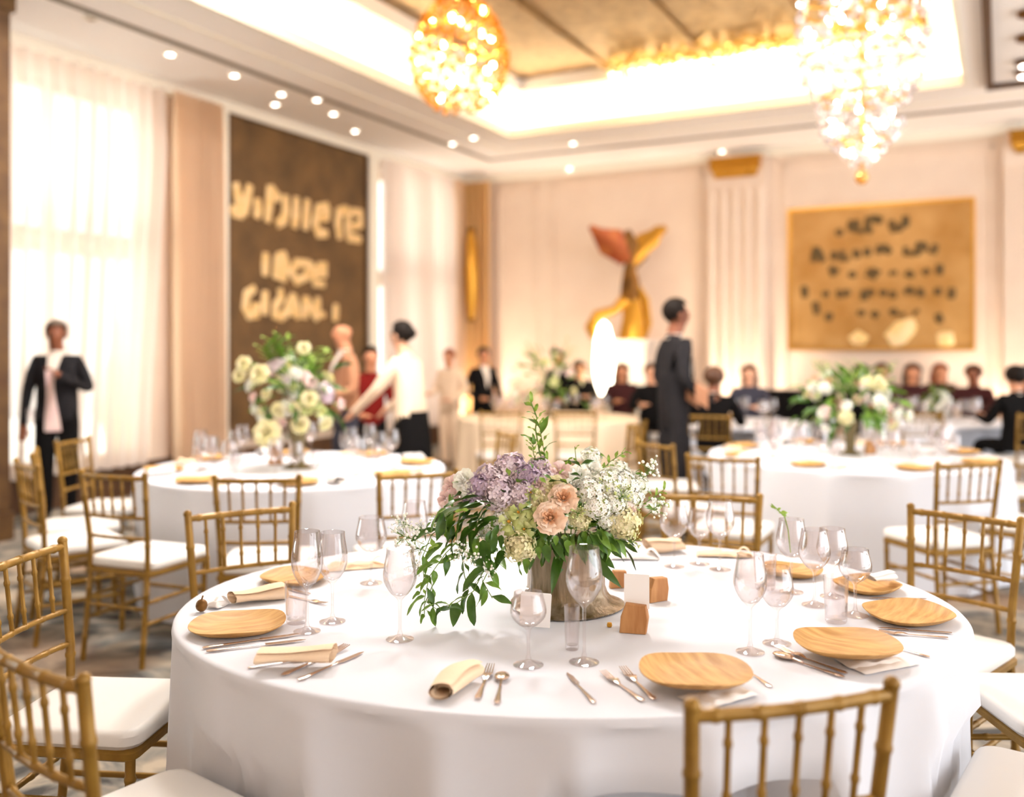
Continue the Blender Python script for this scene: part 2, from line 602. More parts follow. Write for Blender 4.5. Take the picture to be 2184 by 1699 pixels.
for i, (n0, n1, t0, t1) in enumerate(((TN0 - .12, TN0 - .06, TT0, TT1), (TN1 + .06, TN1 + .12, TT0, TT1), (TN0, TN1, TT1 + .06, TT1 + .12), (TN0, TN1, TT0 - .12, TT0 - .06))):
    b = MB()
    b.rbox(n0, n1, t0, t1, CZ + .06, CZ + .08)
    o = put('cove_light_strip', b.mesh('cove_light_strip', 'led', False))
    tag(o, ['warm light strip in the cove along the window side of the tray', 'warm light strip in the cove along the right end of the tray',
            'warm light strip in the cove nearest the back wall', 'warm light strip in the near cove above the camera'][i], 'light', 'cove light strips')
k = 1
for off, wd, m_ in ((1.12, .07, 'trimdark'), (1.62, .035, 'trim')):   # slot diffusers in the soffit
    b = MB()
    b.rbox(off, off + wd, -9, TB - off, CZ - .015, CZ + .01)
    b.rbox(off, NR, TB - off - wd, TB - off, CZ - .015, CZ + .01)
    struct('trim_%d' % (3 + k), b, m_)
    k += 1
b = MB()
b.rbox(0, .1, -9, TB, CZ - .12, CZ)
b.rbox(0, NR, TB - .1, TB, CZ - .12, CZ)
struct('trim_6', b, 'trim')                            # crown moulding

# mouldings on the back wall
b = MB()


def bn(px):
    return back_hit(px, 745)[0]


def frame_on_back(b, n0, n1, z0, z1, wd=.05):
    for (a, c, e, f) in ((n0, n0 + wd, z0, z1), (n1 - wd, n1, z0, z1), (n0, n1, z0, z0 + wd), (n0, n1, z1 - wd, z1)):
        b.rbox(a, c, TB - .03, TB, e, f)


frame_on_back(b, bn(1062), bn(1150), .5, 4.1)
frame_on_back(b, bn(1178), bn(1500), .5, 4.1)
frame_on_back(b, bn(1672), bn(2120), .5, 4.1)
struct('trim_7', b, 'wall')


def pilaster(name, n0, n1, flutes=5):
    b = MB()
    b.rbox(n0, n1, TB - .16, TB, 0, 4.22)
    wd = (n1 - n0) / flutes
    for i in range(flutes):
        b.tube([W(n0 + wd * (i + .5), TB - .16, .4), W(n0 + wd * (i + .5), TB - .16, 3.78)], wd * .36, 10)
    b.rbox(n0 - .05, n1 + .05, TB - .21, TB, 0, .3)
    o = struct(name, b, 'wall', True)
    c = MB()
    prof = [(-.14, TB - .17, 3.94), (-.12, TB - .2, 4.0), (-.06, TB - .27, 4.12), (-.09, TB - .24, 4.15), (-.05, TB - .28, 4.22)]
    for (e0, t0, z0), (e1, t1, z1) in zip(prof[:-1], prof[1:]):
        c.add([W(n0 - e0, t0, z0), W(n1 + e0, t0, z0), W(n1 + e1, t1, z1), W(n0 - e1, t1, z1)], [(0, 1, 2, 3)])
        c.add([W(n0 - e0, TB, z0), W(n0 - e0, t0, z0), W(n0 - e1, t1, z1), W(n0 - e1, TB, z1)], [(0, 1, 2, 3)])
        c.add([W(n1 + e0, t0, z0), W(n1 + e0, TB, z0), W(n1 + e1, TB, z1), W(n1 + e1, t1, z1)], [(0, 1, 2, 3)])
    for i in range(5):
        x = n0 + .12 + (n1 - n0 - .24) * (i + .5) / 5
        c.ball(W(x, TB - .23, 4.04), (.05, .05, .06), 8, 6)
    put('capital', c.mesh('capital', 'gilt'), o)
    return o


pilaster('column_1', bn(1512), bn(1640))
pilaster('column_2', bn(2140), bn(2215))
# pilaster between the near window and the dark board, and the dark pillar at the left edge
b = MB()
ta, tb = left_hit(404, 745)[0], left_hit(468, 745)[0]
b.rbox(0, .14, ta, tb, 0, CZ - .12)
for i in range(2):
    x = ta + (tb - ta) * (i + .5) / 2
    b.tube([W(.14, x, .3), W(.14, x, 4.0)], (tb - ta) * .17, 10)
struct('column_3', b, 'trim', True)
b = MB()
ta, tb = left_hit(777, 745)[0], left_hit(792, 745)[0]
b.rbox(0, .1, ta, tb + .05, 0, CZ - .12)
struct('column_4', b, 'trim')
b = MB()
pl = deep(22, 745, 7.4)
px_ = W(0, 0, 0)
nn_, tt_ = (pl - P0).dot(N), (pl - P0).dot(U)
b.rbox(nn_ - .62, nn_, tt_ - .5, tt_, 0, 4.16)
b.rbox(nn_ - .68, nn_ + .03, tt_ - .55, tt_ + .03, 4.16, 4.28)
b.rbox(nn_ - .66, nn_ + .02, tt_ - .55, tt_ + .02, 0, .22)
struct('column_5', b, 'pillar')


# ------------------------------------------------------------------ curtains
def curtain(name, label, t0, t1, n, z0, z1, folds, amp, mk, gather=None, thick=.0, group=None):
    b = MB()
    ph = random.random() * 6

    def fn(u, v):
        z = z1 + (z0 - z1) * v
        t = t0 + (t1 - t0) * u
        if gather:
            t = gather(u, v)
        a = amp * (0.5 + .5 * min(1, v * 6 + .2))
        return W(n + a * math.sin(u * folds * 2 * PI + ph + .4 * math.sin(v * 3)) + .3 * a * math.sin(u * folds * 5.2 + 2 * v), t, z)
    b.grid(fn, folds * 10, 14)
    o = put(name, b.mesh(name, mk))
    return tag(o, label, 'curtain', group)


gap = left_hit(330, 745)[0]
curtain('sheer_curtain', 'white sheer curtain drawn across most of the near tall window', -2.15, gap - .28, .2, .34, CZ - .14, 15, .085, 'sheer',
        gather=lambda u, v: -2.15 + (gap - .1 + 2.15 - .28 * max(0, v - .2)) * u)
curtain('side_drape', 'beige pink drape hanging beside the fluted cream pilaster at the near window', gap - .1, gap + .68, .26, .02, CZ - .13, 7, .07, 'drape',
        gather=lambda u, v: gap + .04 * v + (.70 - .04 * v) * u)
curtain('sheer_curtain', 'white sheer curtain over the far window beside the back corner', W2a - .1, W2b - .15, .2, .34, CZ - .14, 15, .085, 'sheer')
curtain('side_drape', 'pale drape gathered at the far window next to the room corner', W2b - .1, TB - .4, .24, .02, CZ - .13, 5, .06, 'drape')
bb = MB()
n0, n1 = bn(998), bn(1058)
bb.grid(lambda u, v: W(n0 + (n1 - n0) * u, TB - .22 + .06 * math.sin(u * 5 * 2 * PI), .02 + (CZ - .15) * v), 50, 6)
tag(put('gold_drape', bb.mesh('gold_drape', 'golddrape')), 'golden floor length drape on the back wall at the corner', 'curtain')

# brass sconce on the corner drape
sc = thing('wall_sconce', 'tall narrow brass wall sconce in front of the golden corner drape', 'sconce', W(bn(1035), TB - .46, 2.0))
s_ = MB()
s_.tube([(0, 0, -.02), (0, 0, .3), (0, 0, .7), (0, 0, 1.2), (0, 0, 1.42)], [.05, .1, .12, .09, .02], 12)
put('sconce_shade', s_.mesh('sconce_shade', 'gilt'), sc)
s_ = MB()
s_.box((0, .06, .7), (.12, .03, 1.5), rot=Matrix.Rotation(YAW, 3, 'Z'))
put('back_plate', s_.mesh('back_plate', 'bronze', False), sc)


# ------------------------------------------------------------------ lettered board on the left wall and canvas on the back wall
def strokes(b, pts_list, rad, mapper, normal):
    for pts in pts_list:
        w3 = [mapper(*p) for p in pts]
        if len(w3) == 2:
            w3 = [w3[0].lerp(w3[1], k / 3) for k in range(4)]
        rr = [rad * (.75 if i in (0, len(w3) - 1) else 1) for i in range(len(w3))]
        b.tube(w3, rr, 8, squash=normal)


t0, z1 = left_hit(474, 225)
t1, _ = left_hit(775, 310)
zb = left_hit(474, 935)[1]
bd = thing('lettered_board', 'tall dark brown board with cream brush lettering on the window wall', 'sign', W(0.02, (t0 + t1) / 2, zb))
inv = Matrix.Translation(-bd.location)
b = MB()
b.rbox(.005, .06, t0, t1, zb, z1 - .02)
for (a, c, e, f) in ((t0 - .0, t0 + .05, zb, z1 - .02), (t1 - .05, t1, zb, z1 - .02), (t0, t1, zb, zb + .06), (t0, t1, z1 - .1, z1 - .02)):
    b.rbox(.005, .085, a, c, e, f, 1)
b.v = [tuple(inv @ V(p)) for p in b.v]
put('board_panel', b.mesh('board_panel', ['board', 'brown'], False), bd)


def mp_left(x, y):                                     # enlarged-crop coordinates of the lettering
    t, z = left_hit(460 + x / 4.718, 360 + y / 4.718)
    return W(.07, t, z) - bd.location


L1 = [[(85, 410), (140, 430), (235, 470)], [(155, 140), (185, 300), (215, 440)], [(300, 165), (270, 320), (240, 470)], [(375, 300), (385, 420), (365, 500)],
      [(500, 170), (500, 320), (475, 540)], [(505, 180), (560, 280), (605, 300)], [(660, 265), (665, 430), (640, 520), (570, 565)], [(770, 285), (765, 480), (750, 600)],
      [(880, 310), (870, 480), (860, 620)], [(1090, 375), (990, 400), (960, 560), (990, 650), (1080, 655)], [(1010, 510), (1080, 480), (1090, 390)],
      [(1200, 400), (1190, 560), (1210, 710)], [(1200, 430), (1300, 420)], [(1300, 440), (1290, 600), (1300, 690), (1420, 715)], [(1330, 590), (1420, 560), (1420, 450), (1320, 430)]]
L2 = [[(460, 845), (455, 1080)], [(575, 870), (560, 1080), (640, 1110), (670, 960), (640, 870), (575, 880)], [(620, 880), (620, 1090)], [(880, 950), (770, 950), (720, 1050), (770, 1130), (860, 1090), (880, 940), (885, 1130)],
      [(920, 935), (915, 1110)], [(965, 980), (960, 1160), (1050, 1160)], [(970, 1060), (1060, 1050), (1060, 980), (980, 975)]]
L3 = [[(350, 1200), (270, 1260), (255, 1400), (290, 1470), (370, 1460), (380, 1390), (320, 1385)], [(455, 1225), (450, 1470)], [(600, 1200), (620, 1290), (560, 1380), (550, 1470), (620, 1490), (680, 1430)],
      [(740, 1265), (690, 1380), (660, 1490)], [(740, 1265), (770, 1400), (790, 1510)], [(690, 1430), (780, 1430)], [(860, 1280), (855, 1510)], [(870, 1300), (930, 1420), (985, 1520)], [(985, 1290), (980, 1500)], [(1030, 1440), (1035, 1500)]]
for k, L in enumerate((L1, L2, L3 + [[(1170, 1360), (1160, 1535)]])):
    for st in L:
        b = MB()
        strokes(b, [st], .075 if k == 0 else .068, mp_left, N)
        put('letter', b.mesh('letter', 'letter'), bd)

n0, z1 = back_hit(1688, 452)
n1, _ = back_hit(2074, 432)
zb = back_hit(1690, 742)[1]
cv = thing('gold_canvas', 'large gold canvas with rows of dark brush lettering on back wall', 'painting', W((n0 + n1) / 2, TB - .01, zb))
inv = Matrix.Translation(-cv.location)
b = MB()
b.rbox(n0, n1, TB - .06, TB - .002, zb, z1)
b.v = [tuple(inv @ V(p)) for p in b.v]
put('canvas_panel', b.mesh('canvas_panel', 'canvas', False), cv)
b = MB()
for (a, c, e, f) in ((n0 - .03, n0, zb - .03, z1 + .03), (n1, n1 + .03, zb - .03, z1 + .03), (n0, n1, zb - .03, zb), (n0, n1, z1, z1 + .03)):
    b.rbox(a, c, TB - .08, TB - .002, e, f)
b.v = [tuple(inv @ V(p)) for p in b.v]
put('frame', b.mesh('frame', 'gilt', False), cv)


def mp_back(x, y):
    n, z = back_hit(1670 + x / 5.148, 420 + y / 5.148)
    return W(n, TB - .062, z) - cv.location


D1 = [[(610, 360), (640, 430)], [(760, 260), (750, 380)], [(830, 260), (800, 370), (900, 390)], [(940, 220), (930, 370), (990, 390)], [(1050, 230), (1060, 300)], [(960, 240), (1100, 260)], [(1190, 260), (1230, 400)], [(1260, 390), (1300, 300)], [(1350, 210), (1350, 340)]]
D2 = [[(370, 550), (340, 720)], [(370, 560), (450, 720)], [(340, 640), (430, 640)], [(570, 600), (570, 700)], [(660, 590), (650, 690), (740, 680)], [(800, 580), (830, 680)], [(930, 560), (930, 660)], [(1080, 530), (1050, 630)], [(1090, 540), (1190, 620)], [(1360, 550), (1350, 620), (1440, 630)], [(1470, 650), (1510, 500)], [(1530, 500), (1560, 600)], [(1680, 520), (1660, 610), (1600, 590)]]
D3 = [[(540, 760), (570, 870)], [(600, 840), (560, 790)], [(770, 820), (760, 890)], [(970, 800), (940, 850), (1000, 880), (1050, 830), (970, 800)], [(1210, 810), (1220, 860)], [(1350, 830), (1440, 870)], [(1550, 800), (1600, 850)], [(1720, 740), (1720, 860)]]
D4 = [[(240, 980), (250, 1110)], [(470, 1040), (480, 1100)], [(620, 1020), (640, 1110)], [(690, 1020), (720, 1090)], [(900, 1020), (900, 1140)], [(930, 1040), (1010, 1060)], [(1100, 1020), (1110, 1090)], [(1170, 1070), (1250, 1080)], [(1340, 1060), (1400, 1010), (1440, 1070)], [(1510, 1000), (1520, 1100)], [(1700, 1000), (1710, 1080)], [(1860, 1000), (1850, 1120)]]
D5 = [[(360, 1150), (380, 1290)], [(520, 1270), (500, 1360)], [(870, 1240), (860, 1310)], [(980, 1270), (1050, 1310)], [(1200, 1230), (1240, 1300)], [(1300, 1270), (1310, 1310)], [(1450, 1250), (1480, 1280)], [(1700, 1280), (1740, 1390)]]
for st in D1 + D2 + D3 + D4 + D5:
    b = MB()
    strokes(b, [st], .052, mp_back, N.cross(V((0, 0, 1))))
    put('letter', b.mesh('letter', 'ink'), cv)
for st in [[(760, 1590), (830, 1540), (920, 1590)], [(1160, 1560), (1290, 1440), (1460, 1380)], [(1180, 1600), (1300, 1540), (1420, 1430)], [(1700, 1570), (1880, 1550)]]:
    b = MB()
    strokes(b, [st], .1, mp_back, N.cross(V((0, 0, 1))))
    put('paint_patch', b.mesh('paint_patch', 'patina'), cv)

# ------------------------------------------------------------------ ceiling fittings
spots = [(195, 40), (363, 115), (500, 160), (600, 200), (587, 222), (676, 212), (711, 242), (757, 279), (965, 306), (1010, 293), (1215, 358), (1540, 322), (1222, 305), (1420, 345)]
sp0 = None
SPOTL = ['', 'second soffit spotlight above the near window, after the one by the pillar', 'soffit spotlight above the pilaster between near window and board', 'soffit spotlight above the left half of the board, upper of a close pair',
         'soffit spotlight above the left half of the board, lower of a close pair', 'soffit spotlight above the middle of the board', 'soffit spotlight above the right half of the board',
         'soffit spotlight above the right edge of the board', 'soffit spotlight left of a pair below the gold chandelier', 'soffit spotlight right of a pair below the gold chandelier',
         'lowest soffit spotlight near the back wall above the sculpture', 'soffit spotlight above the gilded column capital', 'upper soffit spotlight above the sculpture', 'soffit spotlight close to the crown moulding between sculpture and column']
for i, (x, y) in enumerate(spots):
    p = at(x, y, CZ - .02)
    if sp0 is None:
        sp0 = thing('ceiling_spotlight', 'small round spotlight in the soffit at the top left, nearest the dark pillar', 'spotlight', p, 0, 'spotlights in the soffit')
        b = MB()
        b.lathe([(.035, .02), (.06, .02), (.06, -.008), (.045, -.012), (.04, .01)], 16)
        put('bezel', b.mesh('bezel', 'trim'), sp0)
        b = MB()
        b.lathe([(0, .0), (.04, .0), (.025, -.01), (0, -.014)], 12)
        put('lens', b.mesh('lens', 'spot'), sp0)
    else:
        dup(sp0, p, None, SPOTL[i])
for c_ in sp0.children:                                 # the first one is switched off
    if c_.name.startswith('lens'):
        c_.data = c_.data.copy()
        c_.data.materials[0] = MT['bronze']
tr = thing('recessed_light_trough', 'dark framed recessed light trough in soffit right of tray', 'ceiling light', W(8.15, 3.0, CZ - .02), YAW)
b = MB()
for (x0, x1, y0, y1) in ((-.35, -.28, -2.5, 1.75), (.28, .35, -2.5, 1.75), (-.35, .35, 1.68, 1.75), (-.35, .35, -2.5, -2.43)):
    b.box(((x0 + x1) / 2, (y0 + y1) / 2, -.01), (x1 - x0, y1 - y0, .05))
put('frame', b.mesh('frame', 'brown', False), tr)
for y in (1.3, .9, .1, -.6, -1.3):
    b = MB()
    b.lathe([(0, -.02), (.05, -.02), (.09, .0), (.09, .03)], 14, c=(0, y, -.02))
    l_ = put('spot_lamp', b.mesh('spot_lamp', 'bronze'), tr)
    if y < .5:
        continue
    b = MB()
    b.lathe([(0, -.03), (.045, -.03), (.045, -.022)], 12, c=(0, y, -.02))
    put('lens', b.mesh('lens', 'spot'), l_)

for i, (lx, ly_) in enumerate(FILL_LAMPS):              # invented housings round the added fill lights, out of view
    b = MB()
    b.lathe([(.46, 0), (.5, 0), (.5, .17), (.46, .17), (.46, 0)], 32, c=(0, 0, 0))
    tag(put('added_fill_lamp', b.mesh('added_fill_lamp', 'gilt'), loc=(lx, ly_, 4.79)), ['housing ring of an added unseen fill light above the near table', 'housing ring of an added unseen fill light above the middle of the hall',
        'housing ring of an added unseen fill light above the right table', 'housing ring of an added unseen fill light above the second table'][i], 'light')
# gold bead fringe along the far edge of the tray
b = MB()
rnd = random.Random(3)
oct_v = [V((1, 0, 0)), V((-1, 0, 0)), V((0, 1, 0)), V((0, -1, 0)), V((0, 0, 1.5)), V((0, 0, -1.5))]
oct_f = [(0, 2, 4), (2, 1, 4), (1, 3, 4), (3, 0, 4), (2, 0, 5), (1, 2, 5), (3, 1, 5), (0, 3, 5)]
for i in range(900):
    n = TN0 + 1.7 + rnd.random() * 3.4
    r = .014 + .016 * rnd.random()
    c = W(n, TT1 - .43 - rnd.random() * .5, H2 + .14 - rnd.random() * .2)
    rt = Euler((rnd.random() * 3, rnd.random() * 3, rnd.random() * 3)).to_matrix()
    b.add([c + rt @ (p * r) for p in oct_v], oct_f)
b2 = MB()  # extra glowing strip, added to brighten the beads and the gold beside them
b2.rbox(TN0 + 1.6, TN0 + 5.0, TT1 - .40, TT1 - .37, H2 + .02, H2 + .05)
tag(put('added_fringe_glow', b2.mesh('added_fringe_glow', 'fringe_fill', False)), 'slim glowing strip added behind the gold bead fringe to brighten it', 'light')
o = put('bead_fringe', b.mesh('bead_fringe', 'goldbead', False))
tag(o, 'glittering fringe of gold beads hanging under the gold ceiling', 'fringe', kind='stuff')


# ------------------------------------------------------------------ chandeliers
def crystal_mesh(r, stretch, mk):
    b = MB()
    n = 8
    vs = [V((0, 0, r * stretch))] + [V((r * math.cos(2 * PI * k / n), r * math.sin(2 * PI * k / n), r * .25)) for k in range(n)] + [V((0, 0, -r * stretch))]
    fs = [(0, 1 + k, 1 + (k + 1) % n) for k in range(n)] + [(n + 1, 1 + (k + 1) % n, 1 + k) for k in range(n)]
    return b.add(vs, fs).mesh('crystal', mk, False)


def bulb_mesh(mk='bulb', r=.022):
    return MB().ball((0, 0, 0), (r, r, r * 1.4), 8, 6).mesh('bulb', mk)


bm_ = bulb_mesh()
rnd = random.Random(11)
ZC = H2 + .16
g = thing('gold_chandelier', 'egg shaped chandelier of amber gold crystals hanging from gold ceiling', 'chandelier', deep(980, 245, 8.5))
zt = ZC - g.location.z
HE = 1.14
b = MB()
b.tube([(0, 0, HE), (0, 0, zt)], .012, 8)
b.lathe([(0, zt), (.12, zt), (.1, zt - .05), (.02, zt - .07)], 16)
put('canopy', b.mesh('canopy', 'gilt'), g)


def egg(v):
    return .425 * (math.sin(PI * min(1, max(0, v)) ** .82)) ** .62


b = MB()
for k in range(10):
    a = 2 * PI * k / 10
    b.tube([V((egg(v) * math.cos(a), egg(v) * math.sin(a), HE * v)) for v in [i / 12 for i in range(1, 12)]], .008, 6)
for v in (.12, .3, .55, .8):
    b.tube([V((egg(v) * math.cos(2 * PI * k / 24), egg(v) * math.sin(2 * PI * k / 24), HE * v)) for k in range(25)], .009, 6)
put('frame', b.mesh('frame', 'gilt'), g)
cm = crystal_mesh(.027, 1.5, 'amber')
for i in range(295):
    v = .04 + .92 * (i + .5) / 295
    a = i * 2.39996
    r = egg(v) * (1.0 + .05 * rnd.random())
    put('crystal', cm, g, (r * math.cos(a), r * math.sin(a), HE * v), (rnd.random(), rnd.random(), a), .8 + .5 * rnd.random())
for i in range(20):
    a = i * 2.39996
    v = .12 + .7 * (i + .5) / 20
    r = egg(v) * (.75 if i % 3 else .98)
    put('bulb', bm_, g, (r * math.cos(a), r * math.sin(a), HE * v))

g = thing('crystal_chandelier', 'clear crystal chandelier with tiered strands hanging right of the tray', 'chandelier', deep(1838, 388, 7.0))
zt = ZC - g.location.z
b = MB()
b.tube([(0, 0, .1), (0, 0, zt)], .014, 8)
b.lathe([(0, zt), (.14, zt), (.12, zt - .05), (.02, zt - .08)], 16)
put('canopy', b.mesh('canopy', 'gilt'), g)
cprof = [(.12, .05), (.22, .14), (.36, .26), (.46, .30), (.6, .31), (.7, .36), (.82, .42), (1.0, .44), (1.2, .45), (1.36, .42), (1.5, .3)]


def crad(z):
    for (z0, r0), (z1, r1) in zip(cprof[:-1], cprof[1:]):
        if z0 <= z <= z1:
            return r0 + (r1 - r0) * (z - z0) / (z1 - z0)
    return .3


b = MB()
for z in (.3, .62, .95, 1.3):
    r = crad(z) * .95
    b.tube([V((r * math.cos(2 * PI * k / 24), r * math.sin(2 * PI * k / 24), z)) for k in range(25)], .01, 6)
    for k in range(6):
        b.tube([(0, 0, z), (r * math.cos(k * PI / 3), r * math.sin(k * PI / 3), z)], .008, 6)
put('frame', b.mesh('frame', 'gilt'), g)
cm = crystal_mesh(.034, 1.35, 'crystal')
bm_ = bulb_mesh('bulbw')
for i in range(290):
    z = .12 + 1.36 * ((i + .5) / 290) ** .85
    a = i * 2.39996
    r = crad(z) * (1.0 if i % 4 else .6) * (1 + .08 * (rnd.random() - .3))
    put('crystal', cm, g, (r * math.cos(a), r * math.sin(a), z), (rnd.random(), rnd.random(), a), .7 + .6 * rnd.random())
for i in range(26):
    a = i * 2.39996
    z = .16 + 1.2 * (i + .5) / 26
    r = crad(z) * (.55 if i % 2 else .9)
    put('bulb', bm_, g, (r * math.cos(a), r * math.sin(a), z), (0, 0, 0), .85)
b = MB()
b.ball((0, 0, .035), (.05, .05, .055), 12, 8)
put('finial', b.mesh('finial', 'amber'), g)


# ------------------------------------------------------------------ chairs
def bamboo(b, pts, r, rings, seg=9, bump=1.17, taper=1.0):
    """A tube along pts with raised nodes, like a turned bamboo-style rail."""
    pts = [V(p) for p in pts]
    ln = [0]
    for p, q in zip(pts[:-1], pts[1:]):
        ln.append(ln[-1] + (q - p).length)
    tot = ln[-1]

    def pos(s):
        for i in range(len(pts) - 1):
            if s <= ln[i + 1] or i == len(pts) - 2:
                return pts[i].lerp(pts[i + 1], (s - ln[i]) / max(1e-9, ln[i + 1] - ln[i]))
    ss = [(x, 1) for x in ln]
    for k in range(rings):
        s0 = tot * (k + .5) / rings
        ss += [(s0 - .009, 1), (s0 - .004, bump), (s0 + .004, bump), (s0 + .009, 1)]
    ss = sorted(x for x in ss if 0 <= x[0] <= tot)
    b.tube([pos(s) for s, k in ss], [r * k * (1 + (taper - 1) * s / tot) for s, k in ss], seg)
    return b


def rounded_slab(b, wx, wy, z0, z1, rc, rim, mi=0, yo=0, front=1.06):
    pts = []
    for (cx_, cy_, a0) in ((wx / 2 - rc, wy / 2 - rc, 0), (-wx / 2 + rc, wy / 2 - rc, 90), (-wx / 2 + rc, -wy / 2 + rc, 180), (wx / 2 - rc, -wy / 2 + rc, 270)):
        for k in range(5):
            a = math.radians(a0 + 22.5 * k)
            pts.append((cx_ + rc * math.cos(a), cy_ + rc * math.sin(a)))
    n = len(pts)
    lev = [(0.94, z0), (1, z0 + rim), (1, z1 - rim), (.965, z1 - rim * .3), (.9, z1), (.5, z1 + rim * .25)]
    vs = [(x * s * (1 + (front - 1) * (y / wy)), y * s + yo, z) for s, z in lev for x, y in pts]
    fs = [(i * n + k, i * n + (k + 1) % n, (i + 1) * n + (k + 1) % n, (i + 1) * n + k) for i in range(len(lev) - 1) for k in range(n)]
    fs += [tuple(reversed(range(n))), tuple((len(lev) - 1) * n + k for k in range(n))]
    b.add(vs, fs, mi)


def make_chair():
    t = thing('chiavari_chair', 'chair', 'chair')
    for s in (-1, 1):
        b = bamboo(MB(), [(s * .18, -.24, 0), (s * .173, -.195, .44), (s * .177, -.2, .6), (s * .193, -.235, .905)], .0138, 4)
        b.ball((s * .1935, -.236, .91), (.0155, .0155, .014), 9, 6)
        put('leg', b.mesh('leg', 'chair'), t)
        b = bamboo(MB(), [(s * .185, .185, 0), (s * .19, .19, .44)], .0135, 3)
        put('leg', b.mesh('leg', 'chair'), t)
        b = bamboo(MB(), [(s * .183, -.215, .2), (s * .187, .185, .2)], .0095, 3)
        b2 = bamboo(b, [(s * .183, -.21, .3), (s * .187, .187, .3)], .0095, 3)
        put('stretcher', b2.mesh('stretcher', 'chair'), t)
    b = bamboo(MB(), [(-.187, .187, .27), (.187, .187, .27)], .0095, 3)
    put('stretcher', b.mesh('stretcher', 'chair'), t)
    b = bamboo(MB(), [(-.18, -.212, .27), (.18, -.212, .27)], .0095, 3)
    put('stretcher', b.mesh('stretcher', 'chair'), t)
    b = MB()
    rounded_slab(b, .41, .42, .415, .448, .03, .008)
    put('seat_frame', b.mesh('seat_frame', 'chair'), t)
    b = MB()
    rounded_slab(b, .415, .415, .446, .497, .05, .014, yo=.008)
    c = put('seat_cushion', b.mesh('seat_cushion', 'seat'), t)

    def curve(z, x0, bow=.018):
        yy = -.2 - .035 * max(0, (z - .6) / .305)
        return [(x0 * k / 4, yy - bow * (1 - (k / 4) ** 2), z) for k in range(-4, 5)]
    for z, r, nm in ((.892, .0118, 'top_rail'), (.70, .0085, 'back_rail'), (.60, .0088, 'back_rail')):
        b = bamboo(MB(), curve(z, .191 if z > .8 else .179), r, 5)
        put(nm, b.mesh(nm, 'chair'), t)
    for k in range(5):
        x = (-2 + k) * .0645
        f = 1 - (x / .186) ** 2
        b = bamboo(MB(), [(x * .96, -.212 - .018 * f, .70), (x, -.232 - .018 * f, .888)], .0063, 2, 8, 1.35)
        put('spindle', b.mesh('spindle', 'chair'), t)
    return t


CH0 = make_chair()
ch_used = False


def chair(x, y, yaw, label, group=None):
    global ch_used
    a = math.radians(yaw)
    if not ch_used:
        ch_used = True
        CH0.location, CH0.rotation_euler = (x, y, 0), (0, 0, a)
        CH0['label'] = label
        if group:
            CH0['group'] = group
        return CH0
    return dup(CH0, (x, y, 0), a, label, group)


def chair_back(px, py, yaw, label, d=None, group=None, push=0):   # placed by the middle of its top rail
    p = at(px, py, .9)
    a = math.radians(yaw)
    f = V((-math.sin(a), math.cos(a), 0))
    p = p + f * (.245 + push)
    return chair(p.x, p.y, yaw, label, group)


# ------------------------------------------------------------------ tables under cloths
def tablecloth(label, cx, cyy, a, bb_, z, mk, seed, n=160, flare=.05, fold=.028, nfold=17, group=None):
    r_ = random.Random(seed)
    ph = [r_.random() * 6.28 for _ in range(6)]

    def folds(th):
        return ((1 - 2 * abs(math.sin(.5 * (nfold * th + ph[0] + 1.1 * math.sin(3 * th + ph[1])))) ** .8) * .7 + math.sin((nfold - 6) * th + ph[2] + .8 * math.sin(5 * th)) * .4 + math.sin(5 * th + ph[3]) * .25)
    rings = [(k / 6, 0) for k in range(0, 6)] + [(.985, 0), (.995, .002), (1.0, .008), (1.002, .02)]
    drops = [.035, .05, .1, .16, .225, .3, .38, .46, .55, .65, z - .012]
    b = MB()
    vs = []
    for (f, d) in rings:
        for i in range(n):
            th = 2 * PI * i / n
            vs.append((a * f * math.cos(th), bb_ * f * math.sin(th), z - d + (.0015 * mnoise.noise(V((3 * a * f * math.cos(th), 3 * bb_ * f * math.sin(th), seed))))))
    for d in drops:
        u = d / z
        for i in range(n):
            th = 2 * PI * i / n
            k = 1.002 + flare * u + fold * (u ** .42) * folds(th) / ((a + bb_) / 2)
            vs.append((a * k * math.cos(th), bb_ * k * math.sin(th), z - d))
    m = len(rings) + len(drops)
    fs = [(i * n + k, i * n + (k + 1) % n, (i + 1) * n + (k + 1) % n, (i + 1) * n + k) for i in range(m - 1) for k in range(n)]
    b.add(vs, fs)
    o = put('tablecloth', b.mesh('tablecloth', mk), loc=(cx, cyy, 0))
    return tag(o, label, 'tablecloth', group)


TZ = .75
T1 = (0.164, 2.806, 1.135, .90)
tablecloth('big white tablecloth of the nearest table, hanging to the floor in soft folds', T1[0], T1[1], T1[2], T1[3], TZ, 'cloth', 5, 300, .03, .05, 22)
T2 = (-1.38, 5.95, .95)
tablecloth('white tablecloth on the round table before the dark lettered board', T2[0], T2[1], T2[2], T2[2], TZ, 'cloth', 8, 220, .05, .03, 17)
T3 = (2.42, 6.66, 1.0)
tablecloth('white tablecloth on the round table in front of the seated guests', T3[0], T3[1], T3[2], T3[2], TZ, 'cloth', 9, 220, .05, .03, 17)
T4 = (.405, 10.4, 1.0)
tablecloth('cream tablecloth on the far round table before the white pedestal', T4[0], T4[1], T4[2], T4[2], TZ, 'creamcloth', 10, 180, .05, .03, 15)
T5 = (4.5, 9.9, .75)
tablecloth('white tablecloth on the far table below the gold canvas', T5[0], T5[1], T5[2], T5[2], TZ, 'cloth', 11, 180, .05, .03, 15)
T6 = (2.3, 9.7, .75)
tablecloth('white tablecloth on the far table below the fluted column', T6[0], T6[1], T6[2], T6[2], TZ, 'cloth', 12, 180, .05, .03, 15)

